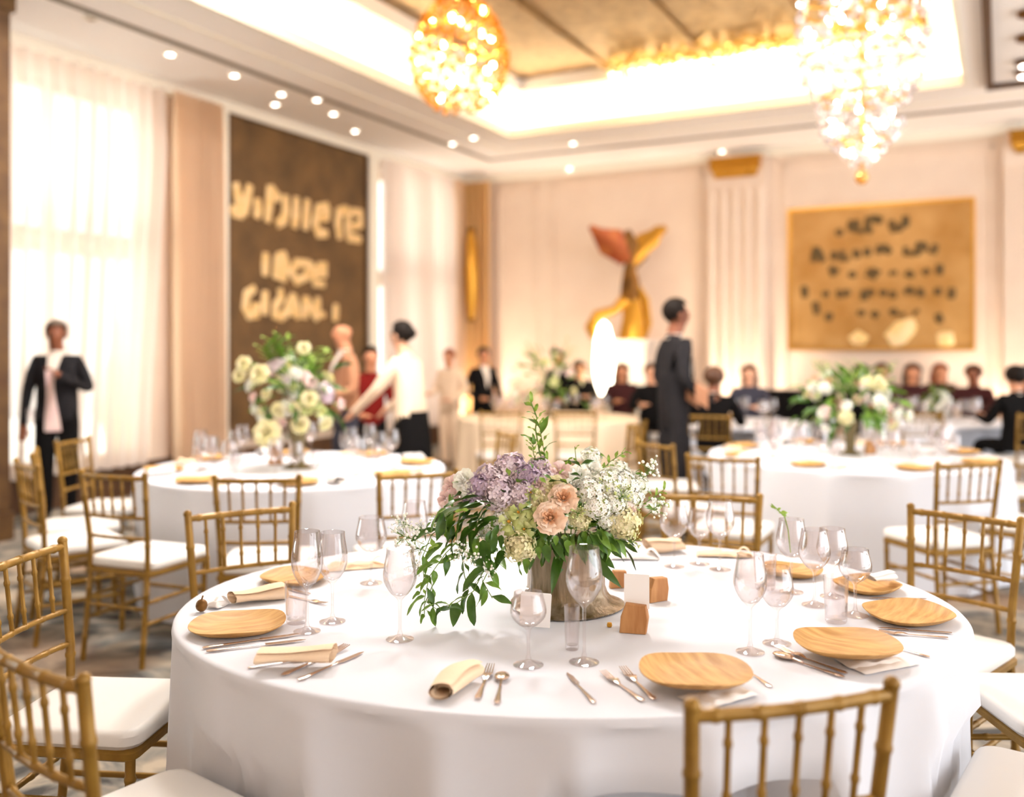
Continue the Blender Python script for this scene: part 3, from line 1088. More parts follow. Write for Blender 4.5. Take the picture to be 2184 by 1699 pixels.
# chairs at the near table
chair_back(1702, 1497, 15.5, 'gold chair seen from behind at the bottom edge, pushed up to the near table', push=.0)
chair_back(146, 1393, -38, 'large blurred gold chair in the lower left corner, seen from behind', push=-.08)
chair(-1.175, 2.68, -96, 'gold bamboo style chair at the left end of the near table')
chair_back(548, 1108, 212, 'gold chair on the far left side of the near table, behind the brown plate', push=-.2)
chair_back(1512, 1076, 166, 'gold chair on the far side of the near table, behind three wine glasses', push=-.2)
chair_back(2032, 1106, 132, 'gold chair on the far right of the near table, facing the plates', push=-.1)
chair(1.59, 2.72, 90, 'gold chair with ivory seat half hidden by the right end of the cloth')
chair(1.25, 2.115, 54, 'gold chair whose white seat fills the lower right corner')
# chairs round the table before the board
chair_back(237, 1014, -21, 'gold chair with full ivory seat showing, left front of the second table')
chair_back(547, 1022, 3, 'gold chair at the front middle of the second table, above the near chair back')
chair_back(893, 1012, 24, 'gold chair at the front right of the second table, beside the flowers')
chair_back(70, 968, -66, 'gold chair left of the second table, in front of the standing man')
chair_back(52, 992, -48, 'outermost gold chair by the dark pillar, overlapping another chair')
chair(-2.64, 6.12, -95, 'gold chair on the far left of the second table, one post showing')
chair_back(958, 932, 108, 'gold chair right of the second table, below the waitress', push=-.42)
# chairs round the right-hand table
chair_back(1540, 978, -25, 'gold chair at the left front of the right round table')
chair_back(2070, 990, 14, 'gold chair at the right front of the right round table')
chair_back(1474, 915, -95, 'gold chair directly right of the standing waiter in charcoal suit', push=-.42)
chair_back(2150, 920, 92, 'gold chair on the far right of the right round table', push=-.32)
chair(3.04, 5.48, 36, 'gold chair with white seat cut by the right picture edge')
chair_back(1362, 905, 62, 'golden chair left of the waiter, seen from the side')
chair_back(1392, 948, -62, 'golden chair between the flowers and the waiter')
# chairs round the far tables
chair_back(1062, 875, 6, 'blurred gold chair in front of the cream far table, left one', push=-.34)
chair_back(1235, 873, -8, 'blurred gold chair in front of the cream far table, middle one', push=-.55)
chair_back(1955, 880, 4, 'blurred gold chair in front of the far table under the canvas', push=-.12)


# ------------------------------------------------------------------ tableware
def wine_mesh(H, rb, rr, foot, stem_h, mk='glass', seg=32, th=.0014):
    out = [(0, 0.0), (foot, 0.0), (foot, .0018), (foot * .6, .005), (.008, .012), (.0042, .026), (.0038, stem_h * .6), (.0048, stem_h - .008), (.011, stem_h)]
    bowl = []
    hb = H - stem_h
    for k in range(1, 13):
        u = k / 12
        if u < .45:
            r = .011 + (rb - .011) * math.sin(PI / 2 * u / .45) ** .8
        else:
            v = (u - .45) / .55
            r = rb + (rr - rb) * (v * v * (3 - 2 * v))
        bowl.append((r, stem_h + hb * u))
    inner = [(max(0.0005, r - th), z - .0004) for r, z in reversed(bowl)] + [(.006, stem_h + .004), (0, stem_h + .0035)]
    b = MB()
    b.lathe(out + bowl + inner, seg)
    return b.mesh('wine_glass', mk)


def tumbler_mesh(H, r0, r1, mk='glass', seg=28):
    b = MB()
    b.lathe([(0, 0), (r0 * .9, 0), (r0, .004), (r1, H), (r1 - .0015, H), (r0 - .002, .012), (0, .01)], seg)
    return b.mesh('tumbler', mk)


TOP = TZ + .0015


def glass(px, py, ytop, rb, label, mk='glass', rr=None, stem=.46, name='wine_glass', group=None):
    p = at(px, py, TOP)
    H = EYE - (ytop - HY) * p.y / F - TOP
    me = wine_mesh(H, rb, rr or rb * .8, min(.036, rb * .85), H * stem, mk) if name != 'tumbler' else tumbler_mesh(H, rb * .85, rb, mk)
    return tag(put(name, me, loc=p), label, 'glass', group)


glass(853, 1363, 1168, .044, 'tall wine glass standing alone left of the trailing greenery')
glass(1127, 1418, 1262, .043, 'short wine glass in front of the vase, with a white card behind its bowl', stem=.52)
glass(1246, 1412, 1166, .044, 'tall water goblet directly in front of the vase', stem=.5, rr=.036)
glass(1220, 1384, 1290, .020, 'slim low glass behind the tall goblet at the vase', name='tumbler', rr=.02)
glass(655, 1346, 1132, .042, 'tallest wine glass in the left cluster, next to the long knives', stem=.44)
glass(709, 1325, 1134, .042, 'right hand wine glass of the left cluster', stem=.45)
glass(632, 1328, 1240, .032, 'low tumbler at the foot of the left glass cluster', name='tumbler')
glass(792, 1243, 1102, .05, 'round bowled wine glass at the far left side of the near table')
glass(884, 1214, 1068, .046, 'wine glass half hidden behind the left side of the flowers')
glass(1438, 1208, 1076, .05, 'left wine glass of the three behind the flowers')
glass(1492, 1202, 1084, .044, 'middle wine glass of the three behind the flowers')
glass(1536, 1214, 1066, .049, 'right wine glass of the three behind the flowers')
glass(1600, 1390, 1180, .041, 'tall slender wine glass in front at the right cluster', stem=.48)
glass(1657, 1372, 1208, .042, 'second slender wine glass beside the bundle of cutlery', stem=.46)
gl15 = glass(1688, 1262, 1106, .047, 'wine glass on the right holding a green sprig')
glass(1737, 1290, 1128, .046, 'wine glass in the middle of the right cluster')
glass(1775, 1272, 1126, .046, 'wide wine glass at the back of the right cluster')
glass(1824, 1312, 1170, .045, 'short wine glass nearest the right hand plates', stem=.5)
glass(1783, 1326, 1228, .034, 'low tumbler at the foot of the right cluster', name='tumbler')
glass(1632, 1255, 1180, .036, 'low tumbler between the right glasses and the block', name='tumbler')


def plate_mesh(r, seed):
    r_ = random.Random(seed)
    p1, p2 = r_.random() * 6, r_.random() * 6

    def wob(a, rr, z):
        k = rr / r
        return (1 + .025 * math.sin(2 * a + p1) * k + .012 * math.sin(5 * a + p2) * k, .004 * math.sin(3 * a + p1) * k * k)
    b = MB()
    b.lathe([(0, .006), (r * .4, .0065), (r * .68, .008), (r * .8, .012), (r * .93, .0195), (r, .023), (r * 1.005, .0215), (r * .94, .015), (r * .8, .006), (r * .66, .001), (0, .001)], 40, wob=wob)
    return b.mesh('palm_leaf_plate', 'leafplate')


def plate(px, py, r, label, seed, z=TOP, yaw=0, tilt=(0, 0)):
    p = at(px, py, z + .01)
    o = put('palm_leaf_plate', plate_mesh(r, seed), loc=(p.x, p.y, z), rot=(tilt[0], tilt[1], yaw))
    return tag(o, label, 'plate')


plate(508, 1334, .124, 'brown palm leaf plate at the left end of the near table', 1, yaw=.4)
plate(1482, 1436, .121, 'smooth brown plate at the front of the near table, napkin under its rim', 2, yaw=1.9, z=TOP + .021)
plate(1806, 1376, .123, 'brown veined plate at the front right, over a white napkin', 3, yaw=2.6, z=TOP + .021)
plate(1937, 1310, .124, 'brown palm leaf plate at the right end of the near table', 4, yaw=.9)
plate(1850, 1250, .105, 'small brown plate with a napkin on it at the far right', 5, yaw=2)
plate(628, 1232, .11, 'crumpled brown plate at the far left behind the glasses', 6, yaw=1)
plate(1688, 1218, .10, 'brown plate behind the right hand glasses, mostly hidden', 7, yaw=.2)


def rolled_napkin(L, wr, hr, mk, seed, loose=.25):
    """A napkin folded and rolled flat: a spiral section swept along its length, loosening toward one end."""
    r_ = random.Random(seed)
    ph = r_.random() * 6
    b = MB()

    def fn(u, v):
        th = v * 2.35 * 2 * PI
        k = (.45 + .55 * v) * (1 + loose * (u - .4) * v)
        x = (u - .5) * L
        y = wr * k * math.cos(th) * (1 + .12 * math.sin(u * 4 + ph))
        z = hr * k * math.sin(th) * (1 + .2 * math.sin(u * 5 + ph * 2))
        z = max(z, -hr * .95)
        return V((x + .012 * math.sin(th + ph), y + .012 * math.sin(u * 3 + ph), z + hr * .97))
    b.grid(fn, 14, 46)
    return b.mesh('napkin', mk)


def folded_napkin(L, Wd, mk, seed, h=.006, mk2=None, curl=True):
    r_ = random.Random(seed)
    b = MB()
    for lay in range(2):
        ox, oy, rz = r_.uniform(-.01, .01), r_.uniform(-.01, .01), r_.uniform(-.12, .12)

        def fn(u, v):
            x, y = (u - .5) * L * (1 - .12 * lay), (v - .5) * Wd * (1 - .12 * lay) * (1 - .35 * u)
            edge = min(u, 1 - u, v, 1 - v) * 6
            z = .002 + h * (lay + .7) + h * 1.1 * mnoise.noise(V((x * 30 + seed, y * 30, lay * 3.1)))
            z = max(.0015, z * min(1, .35 + edge))
            c, s = math.cos(rz), math.sin(rz)
            return V((x * c - y * s + ox, x * s + y * c + oy, z))
        b.grid(fn, 12, 10, lay if mk2 else 0)
    # turned-up corner
    if curl:
        b.grid(lambda u, v: V((L * .5 - .05 * u, (v - .5) * Wd * .5 * (1 - .6 * u), .003 + .03 * math.sin(u * PI * .8))), 6, 4, 0)
    return b.mesh('napkin', [mk, mk2] if mk2 else mk)


def napkin(px, py, me, yaw, label, z=TOP):
    p = at(px, py, z)
    return tag(put('napkin', me, loc=p, rot=(0, 0, math.radians(yaw))), label, 'napkin')


napkin(975, 1470, rolled_napkin(.15, .036, .021, 'napkin', 2), 62, 'rolled beige napkin at the front edge of the near table')
napkin(632, 1412, rolled_napkin(.17, .04, .018, 'napkin', 4, .1), 14, 'rolled cream napkin lying over cutlery at the front left', z=TOP + .014)
napkin(550, 1281, rolled_napkin(.15, .045, .02, 'napkin', 6), 20, 'folded beige napkin behind the left end plate')
napkin(765, 1208, folded_napkin(.2, .1, 'napkin', 7, .007), 12, 'flat beige napkin at the far side under the left wine glass')
napkin(1350, 1188, folded_napkin(.19, .11, 'napkinw', 9, .008), -8, 'white napkin spread at the far edge right of the flowers')
napkin(1415, 1176, rolled_napkin(.13, .05, .026, 'napkin', 10), 16, 'plump beige napkin roll behind the left one of three glasses')
napkin(1545, 1184, folded_napkin(.2, .1, 'napkin', 12, .008), -12, 'pale beige napkin behind the right one of three glasses')
napkin(1538, 1487, folded_napkin(.15, .09, 'napkinw', 14, .006, curl=False), 28, 'white napkin peeking out below the smooth front plate')
napkin(1868, 1416, folded_napkin(.17, .09, 'napkinw', 15, .006, curl=False), 16, 'white napkin under the veined front right plate')
napkin(1880, 1238, rolled_napkin(.09, .028, .014, 'napkinw', 16), 40, 'small white napkin lying on the far right plate', z=TOP + .026)
napkin(470, 1293, folded_napkin(.06, .045, 'napkinw', 17, .008), 60, 'crumpled white napkin left of the beige one')


def cutlery_mesh(kind, L=.2):
    b = MB()
    hl = L * .58
    prof = [(0, .0045), (.01, .0075), (.03, .0065), (hl * .6, .0042), (hl, .003)]
    b.tube([(x, 0, .0035) for x, r in prof], [r for x, r in prof], 8, squash=V((0, 0, 1)))
    if kind == 'knife':
        pts = [(hl, -.004), (hl + .01, -.008), (L * .85, -.009), (L, -.002), (L * .95, .004), (hl, .006)]
        vs = [(x, y, z) for z in (.0028, .0042) for x, y in pts]
        n = len(pts)
        b.add(vs, [tuple(reversed(range(n))), tuple(range(n, 2 * n))] + [(k, (k + 1) % n, n + (k + 1) % n, n + k) for k in range(n)])
    elif kind == 'fork':
        b.grid(lambda u, v: V((hl + .045 * u, (v - .5) * (.006 + .018 * min(1, u * 1.6)), .0035 + .004 * math.sin(u * PI) + .0015 * v * (1 - v))), 6, 4)
        for k in range(4):
            y = (-1.5 + k) * .0058
            b.tube([(hl + .042, y, .0035), (hl + .065, y, .006), (L + .008, y * .9, .009)], [.0021, .0018, .001], 6)
    else:
        b.ball((L - .022, 0, .0065), (.03, .019, .006), 12, 8)
        b.tube([(hl, 0, .0035), (L - .045, 0, .005)], [.003, .004], 8)
    return b.mesh(kind, 'silver')


CM = {k: cutlery_mesh(k, l) for k, l in (('knife', .225), ('fork', .195), ('spoon', .19))}


def cutlery(kind, a, c, label, z=TOP, group=None):      # handle end at pixel a, tip toward pixel c
    p, q = at(*a, z), at(*c, z)
    d = q - p
    k = d.length / (.225 if kind == 'knife' else .195)
    k = max(.75, min(1.15, k))
    return tag(put(kind, CM[kind], loc=p, rot=(0, 0, math.atan2(d.y, d.x)), sc=k), label, kind, group)


cutlery('knife', (432, 1384), (640, 1353), 'upper of two long knives below the left end plate')
cutlery('knife', (440, 1391), (652, 1366), 'lower of two long knives below the left end plate')
cutlery('knife', (636, 1452), (775, 1392), 'knife lying diagonally right of the rolled cream napkin')
cutlery('fork', (602, 1442), (735, 1384), 'fork beside the rolled cream napkin at the front left')
cutlery('spoon', (528, 1426), (640, 1408), 'spoon end poking out under the rolled cream napkin')
cutlery('fork', (1018, 1492), (1046, 1425), 'fork touching the rolled beige napkin at the front edge')
cutlery('spoon', (1060, 1502), (1072, 1438), 'small spoon right of the rolled beige napkin')
cutlery('knife', (1268, 1500), (1208, 1436), 'knife lying alone at the front edge below the goblet')
cutlery('fork', (1372, 1496), (1288, 1438), 'left fork beside the smooth front plate')
cutlery('fork', (1397, 1494), (1330, 1430), 'right fork beside the smooth front plate')
cutlery('knife', (1645, 1466), (1578, 1420), 'silver knife with handle showing right of the smooth front plate')
cutlery('spoon', (1800, 1446), (1652, 1396), 'spoon at the front of the cutlery bundle by the slender glasses')
cutlery('fork', (1806, 1438), (1660, 1385), 'fork behind the spoon in the cutlery bundle by the slender glasses')
cutlery('fork', (1982, 1402), (1908, 1382), 'fork handle beyond the veined front right plate')
cutlery('knife', (2030, 1351), (1872, 1340), 'front knife below the right end plate')
cutlery('fork', (2022, 1361), (1880, 1350), 'fork in front of the knife below the right end plate')
cutlery('knife', (1976, 1278), (1858, 1276), 'knife between the two plates at the far right')
cutlery('knife', (566, 1247), (664, 1268), 'dark looking knife in front of the crumpled far left plate')
cutlery('fork', (616, 1272), (694, 1289), 'fork in front of the knife at the crumpled far left plate')


# wooden card holders, cards and small things on the near table
def holder(px, py, wd, h, tilt, label, card=True):
    p = at(px, py, TOP)
    t = thing('wooden_card_holder', label, 'card holder', p, 0)
    R = Matrix.Rotation(tilt, 3, 'Z')
    pts = [(-wd / 2, 0), (wd / 2 * .9, 0), (wd / 2 * 1.05, h * .5), (wd / 2 * .9, h * .95), (-wd / 2 * .55, h), (-wd / 2 * .9, h * .55)]
    n = len(pts)
    b = MB()
    e = .012
    lv = [(.93, -wd * .22), (1, -wd * .22 + .003), (1, wd * .22 - .003), (.93, wd * .22)]
    vs = [R @ V((x * s, y, z * (1 - (1 - s) * .5))) for s, y in lv for x, z in pts]
    b.add(vs, [tuple(range(n)), tuple(reversed(range(3 * n, 4 * n)))] + [(i * n + k, (i + 1) * n + k, (i + 1) * n + (k + 1) % n, i * n + (k + 1) % n) for i in range(3) for k in range(n)])
    put('wood_block', b.mesh('wood_block', 'wood', False), t)
    if card:
        b = MB()
        b.box(V((wd * .1, 0, h + .03)), (wd * .9, .0012, .09), rot=R)
        put('card', b.mesh('card', 'paper', False), t)
    return t


holder(1352, 1347, .074, .078, -.25, 'light wooden block holding a white card, right of the vase')
holder(1400, 1280, .07, .07, .5, 'curved slice of wood behind the wooden block', False)
holder(1318, 1252, .055, .055, .2, 'small wooden disc tucked behind the vase foot', False)
p = at(1142, 1340, TOP + .004)
b = MB()
b.box((0, 0, .049), (.082, .0015, .092), rot=Euler((.12, .06, -.1)).to_matrix())
b.box((0, .026, .046), (.08, .0015, .085), rot=Euler((-.3, .06, -.1)).to_matrix())
tag(put('place_card', b.mesh('place_card', 'paper', False), loc=p), 'white folded place card standing before the vase', 'card')
p = at(1300, 1336, TOP)
b = MB()
b.lathe([(0, 0), (.006, 0), (.0075, .004), (.006, .011), (0, .012)], 10)
tag(put('gold_bead', b.mesh('gold_bead', 'gilt'), loc=p), 'tiny gold bead on the cloth left of the wooden block', 'bead')
p = at(430, 1304, TOP)
b = MB()
b.ball((0, 0, .018), (.017, .017, .018), 12, 8)
b.tube([(0, 0, .034), (.004, 0, .046)], .0025, 6)
tag(put('fig', b.mesh('fig', 'bronze'), loc=p), 'small brown fig beside the crumpled white napkin', 'fruit')


# ------------------------------------------------------------------ flowers and leaves
def leaf_mesh(L, wd, bend, fold, mk, shape=.45, name='leaf', nu=7):
    b = MB()

    def fn(u, v):
        wv = wd * (math.sin(PI * u ** (1.0 if shape > .4 else .62)) ** .85) * (1 if u < .98 else .2) * .5
        s = (v - .5) * 2
        y = L * u * (1 - .12 * bend * u)
        z = -bend * L * u * u + fold * abs(s) * wv + .004 * math.sin(u * 9) * s
        return V((s * wv, y, z))
    b.grid(fn, nu, 4)
    return b.mesh(name, mk)


def rose_mesh(r, mk, seed, name='rose', open_=1.0, layers=5, centre=None, heart=None):
    r_ = random.Random(seed)
    b = MB()
    for k in range(layers):
        f = (k + 1) / layers
        n = 3 + k if k < 4 else 6
        for i in range(n):
            a = 2 * PI * (i + .5 * (k % 2) + r_.uniform(-.12, .12)) / n
            wd = r * (.55 + .55 * f)
            h = r * (1.0 - .18 * f) * 1.1
            tilt = (.12 + 1.05 * open_ * f * f)
            rad0 = r * .12 * f
            tw = r_.uniform(-.15, .15)

            def fn(u, v):
                s = (v - .5) * 2
                ang = a + s * (1.0 - .3 * f) * wd / r * .62 + tw * u
                lean = tilt * u
                rr = rad0 + h * u * math.sin(lean) + r * .10 * f + (.06 * r * math.sin(u * PI) if k < 3 else 0)
                z = h * u * math.cos(lean) - r * .15 * f * s * s * u
                rr += .05 * r * math.sin(s * 5 + i) * u * f
                rr *= (1 - .0 * s)
                if u > .8:
                    rr += r * .07 * f
                    z -= r * .03
                return V((rr * math.cos(ang), rr * math.sin(ang), z - r * .35))
            b.grid(fn, 5, 5, 2 if heart and k < 3 else 0)
    b.ball((0, 0, r * .05), (r * .13, r * .13, r * .3), 8, 6, 1)
    return b.mesh(name, [mk, centre or heart or mk, heart or mk])


def cluster_mesh(r, mk, seed, n=46, fl=.3, name='hydrangea', dome=.62, centre='lime', npet=4, core=False):
    r_ = random.Random(seed)
    b = MB()
    b.ball((0, 0, 0), (r * .76, r * .76, r * .76 * dome), 14, 9, 1 if core else 0)
    for i in range(n):
        z = 1 - (i + .5) / n * 1.25
        a = i * 2.39996 + r_.uniform(-.2, .2)
        q = math.sqrt(max(0, 1 - z * z))
        d = V((q * math.cos(a), q * math.sin(a), z))
        c = V((d.x, d.y, d.z * dome)) * r * r_.uniform(.78, 1.1)
        M_ = (d + V((r_.uniform(-.45, .45), r_.uniform(-.45, .45), r_.uniform(-.3, .3)))).to_track_quat('Z', 'Y').to_matrix() @ Matrix.Rotation(r_.random() * 6, 3, 'Z')
        s = r * fl * r_.uniform(.8, 1.2)
        for k in range(npet):
            R = Matrix.Rotation(2 * PI * k / npet, 3, 'Z')
            vs = [V((0, 0, 0)), V((s * .45, -s * .38, s * .16)), V((s * 1.0, -s * .2, s * .1)), V((s * 1.05, s * .2, s * .02)), V((s * .45, s * .4, s * .14))]
            b.add([c + M_ @ (R @ p) for p in vs], [(0, 1, 2), (0, 2, 3), (0, 3, 4)])
        b.add([c + M_ @ V((s * .14 * x, s * .14 * y, s * .2)) for x, y in ((1, 0), (0, 1), (-1, 0), (0, -1))], [(0, 1, 2, 3)], 1)
    return b.mesh(name, [mk, centre])


def spray_mesh(L, seed, mk='white_petal', n=26, name='filler_spray'):
    r_ = random.Random(seed)
    b = MB()
    b.tube([(0, 0, 0), (0, L * .05, L * .5), (0, 0, L * .7)], .0012, 5, 1)
    for i in range(n):
        d = V((r_.gauss(0, 1), r_.gauss(0, 1), abs(r_.gauss(0, .8)) + .3)).normalized()
        base = V((0, L * .03, L * r_.uniform(.35, .7)))
        e = base + d * L * r_.uniform(.2, .45)
        b.tube([base, (base + e) / 2 + V((0, 0, .004)), e], .0007, 4, 1)
        s = L * r_.uniform(.03, .055)
        b.ball(e, (s, s, s * .8), 6, 4, 0)
    return b.mesh(name, [mk, 'stem'])


LEAF = [leaf_mesh(.10, .034, .35, .25, 'leafd'), leaf_mesh(.085, .03, .6, .3, 'leafm'), leaf_mesh(.07, .036, .3, .15, 'leafd', .3),
        leaf_mesh(.06, .03, .5, .2, 'leafm', .3), leaf_mesh(.055, .022, .2, .2, 'leafl'), leaf_mesh(.12, .03, .7, .3, 'leafd')]
FL = dict(rose=rose_mesh(.034, 'peach', 1, 'rose', .86, 6, None, 'peach_deep'), rosew=rose_mesh(.033, 'white_petal', 2, 'white_rose', .7, 4), rosec=rose_mesh(.036, 'cream_petal', 3, 'cream_rose', .9),
          blush=rose_mesh(.03, 'blush', 4, 'blush_bloom', 1.15, 4), lilac=cluster_mesh(.045, 'lilac', 5, 84, .25, centre='purple'), purple=cluster_mesh(.032, 'purple', 6, 26, .36, 'purple_bloom', .5, 'lilac', 5),
          white=cluster_mesh(.042, 'white_petal', 7, 74, .2, 'white_cluster', .62, 'lime', 5, True), lime=rose_mesh(.034, 'lime', 8, 'hellebore', 1.35, 3, 'orange'),
          hydr=cluster_mesh(.05, 'cream_petal', 9, 72, .27, 'pale_hydrangea', .7, 'lime'), bud=rose_mesh(.02, 'cream_petal', 10, 'bud', .25, 3))
SPR = [spray_mesh(.11, 21), spray_mesh(.10, 22), spray_mesh(.09, 23, 'lime', 20)]


def aim(d, roll=0.0):                                   # local +Y along d, local +Z near world up
    d = V(d).normalized()
    up = V((0, 0, 1)) if abs(d.z) < .95 else V((0, -1, 0))
    x = d.cross(up).normalized()
    z = x.cross(d)
    m = Matrix((x, d, z)).transposed()
    return (m @ Matrix.Rotation(roll, 3, 'Y')).to_euler()


def face(d, roll=0.0):                                  # local +Z along d
    return (V(d).normalized().to_track_quat('Z', 'Y').to_matrix() @ Matrix.Rotation(roll, 3, 'Z')).to_euler()


rnd = random.Random(21)
VB = at(1208, 1290, TOP)                                # base of the vase
D0 = VB.y
fc = thing('floral_centerpiece', 'lush bouquet of lilac, peach and white flowers in a footed vase on the near table', 'flowers', VB)


def FP(px, py, dd=0.0):
    return deep(px, py, D0 + dd) - VB


b = MB()
b.lathe([(0, .002), (.12, .0), (.165, .002), (.168, .006), (.138, .018), (.12, .036), (.113, .055), (.112, .09), (.117, .14), (.126, .186), (.122, .186), (.112, .14), (.106, .08), (.0, .07)], 48,
        wob=lambda a, r, z: (1 + .03 * math.sin(9 * a) * (1 if r > .09 and z > .03 else 0) + .03 * math.sin(3 * a + 1) * (1 if z < .01 and r > .1 else 0), 0))
put('vase', b.mesh('vase', 'vase'), fc)


def bloom(k, px, py, dd=-.12, s=1.0, d=None):
    p = FP(px, py, dd)
    c = V((0, .02, .22))
    dr = V(d) if d else ((p - c).normalized() * .7 + V((0, -.75, .25)))
    nm = FL[k].name.split('.')[0]
    return put(nm, FL[k], fc, p, face(dr, rnd.random() * 6), s)


def stem_to(px, py, dd=-.1, r=.0018):
    e = FP(px, py, dd)
    b = MB()
    b.tube([(e.x * .15, e.y * .2, .14), (e.x * .45, e.y * .5, .14 + (e.z - .14) * .6), e], r, 5)
    put('stem', b.mesh('stem', 'stem'), fc)


# flower heads
for (k, x, y, dd, s) in (
        ('lilac', 1040, 1022, -.07, 1.0), ('lilac', 1088, 1004, -.06, 1.15), ('lilac', 1062, 1050, -.12, 1.05), ('lilac', 1118, 1022, -.09, 1.0), ('purple', 1022, 1040, -.1, 1.1),
        ('purple', 1125, 1012, -.11, 1.0), ('purple', 1098, 992, -.06, .9), ('lilac', 1108, 1052, -.13, .85), ('lilac', 1148, 1000, -.05, .8), ('purple', 1004, 1062, -.1, .7),
        ('blush', 962, 1034, -.04, 1.0), ('rosew', 990, 1024, -.07, 1.1), ('blush', 975, 1060, -.07, 1.0), ('rosew', 1000, 1048, -.1, .8), ('blush', 948, 1062, -.04, .8),
        ('rose', 1174, 1104, -.19, 1.3), ('rose', 1202, 1062, -.17, 1.2), ('rosec', 1180, 1036, -.13, .9), ('rosec', 1152, 1072, -.15, .7), ('blush', 1195, 1004, -.07, 1.1), ('blush', 1150, 1034, -.13, .8),
        ('lime', 1086, 1112, -.16, 1.0), ('lime', 1106, 1092, -.16, .85), ('lime', 1118, 1128, -.17, .75), ('lime', 1132, 1050, -.15, .6), ('lime', 1142, 1100, -.17, .8),
        ('white', 1258, 1046, -.14, 1.0), ('white', 1298, 1030, -.11, 1.1), ('white', 1276, 1078, -.16, 1.0), ('white', 1334, 1030, -.09, .95), ('white', 1310, 1072, -.14, .9), ('white', 1350, 1060, -.09, .8),
        ('rosew', 1236, 1012, -.1, 1.0), ('rosew', 1262, 1000, -.07, .9), ('white', 1262, 974, -.03, .75), ('white', 1322, 1004, -.06, .8), ('blush', 1342, 1088, -.13, .7),
        ('hydr', 1332, 1112, -.13, .95), ('hydr', 1110, 1166, -.17, .85), ('hydr', 1236, 1108, -.15, .6), ('blush', 1086, 1064, -.13, .8), ('rosec', 1074, 1076, -.13, .6),
        ('white', 1296, 1108, -.14, .7), ('rosew', 1224, 1034, -.13, .8), ('lilac', 1160, 1020, -.1, .7), ('bud', 1286, 1090, -.17, .9), ('bud', 1150, 1054, -.17, .9), ('white', 1065, 1108, -.14, .6),
        ('white', 1040, 1130, -.13, .7), ('hydr', 1290, 1062, -.13, .6), ('white', 1366, 1034, -.06, .7)):
    bloom(k, x, y, dd, s)
# filler sprays
for (x, y, dd, s, i) in ((905, 1130, -.1, 1.0, 0), (920, 1150, -.12, 1.0, 1), (935, 1118, -.1, .9, 0), (1010, 1150, -.14, .8, 1), (1040, 1160, -.15, .8, 0), (965, 1090, -.08, .8, 2), (1352, 1010, -.05, 1.0, 0),
                         (1310, 1050, -.13, .9, 2), (1276, 1030, -.1, .9, 2), (1366, 1080, -.07, .9, 0), (1230, 1080, -.16, .7, 2), (920, 1180, -.14, .9, 1), (1160, 1000, -.05, .8, 2), (1330, 1130, -.12, .7, 2),
                         (898, 1100, -.08, .8, 0), (1384, 1060, -.04, .8, 2), (1060, 1185, -.15, .7, 1)):
    p = FP(x, y + 30, dd)
    put('filler_spray', SPR[i], fc, p, face((p - V((0, 0, .2))).normalized() + V((0, -.3, .5)), rnd.random() * 6), s)


def vine(pts, leaves, sizes, kinds, r=.0016, spread=1.0):
    w3 = [FP(*p) for p in pts]
    b = MB()
    b.tube(w3, [r * (1 - .5 * i / len(w3)) for i in range(len(w3))], 6)
    put('stem', b.mesh('stem', 'stem'), fc)
    for i in range(leaves):
        u = (i + .7) / leaves * (len(w3) - 1)
        k = min(int(u), len(w3) - 2)
        p = w3[k].lerp(w3[k + 1], u - k)
        t = (w3[k + 1] - w3[k]).normalized()
        side = t.cross(V((0, -1, 0))).normalized() * (1 if i % 2 else -1)
        d = t * .7 + side * spread * rnd.uniform(.5, 1.1) + V((0, -.25, rnd.uniform(-.2, .25)))
        put('leaf', LEAF[rnd.choice(kinds)], fc, p, aim(d, rnd.uniform(-.7, .7)), rnd.uniform(*sizes))


# big dark leaves on the left
for (x, y, tx, ty, s, k, dd) in ((1030, 1075, 928, 1078, 1.15, 0, -.12), (1050, 1060, 952, 1045, 1.1, 0, -.12), (1020, 1100, 930, 1112, 1.0, 0, -.13), (1060, 1080, 1010, 1040, .9, 5, -.15), (1065, 1105, 985, 1100, .9, 5, -.16),
                             (1000, 1120, 962, 1190, .9, 0, -.15), (1010, 1130, 985, 1200, .9, 2, -.16), (1030, 1150, 1040, 1235, 1.15, 2, -.17), (1045, 1130, 1060, 1210, 1.0, 2, -.17), (985, 1130, 925, 1160, .8, 0, -.14),
                             (1005, 1085, 960, 1130, .9, 0, -.13), (1030, 1050, 985, 1020, .7, 4, -.1), (1125, 1190, 1105, 1265, .8, 3, -.2), (1110, 1195, 1090, 1250, .9, 3, -.19), (1165, 1160, 1170, 1230, .9, 2, -.2),
                             (1150, 1165, 1140, 1225, .8, 3, -.2), (1210, 1150, 1215, 1215, .9, 3, -.2), (1235, 1140, 1242, 1205, .9, 5, -.18), (1255, 1140, 1262, 1210, .8, 5, -.18), (1275, 1130, 1285, 1190, .8, 2, -.16),
                             (1185, 1140, 1190, 1195, .8, 3, -.2), (1290, 1150, 1295, 1235, .7, 3, -.14), (1140, 1140, 1120, 1190, .8, 2, -.19), (1070, 1140, 1060, 1190, .9, 2, -.17), (1088, 1150, 1080, 1200, .8, 5, -.17)):
    p, q = FP(x, y, dd), FP(tx, ty, dd - .02)
    put('leaf', LEAF[k], fc, p, aim(q - p, rnd.uniform(-.5, .5)), s * (q - p).length / .1 * .95)
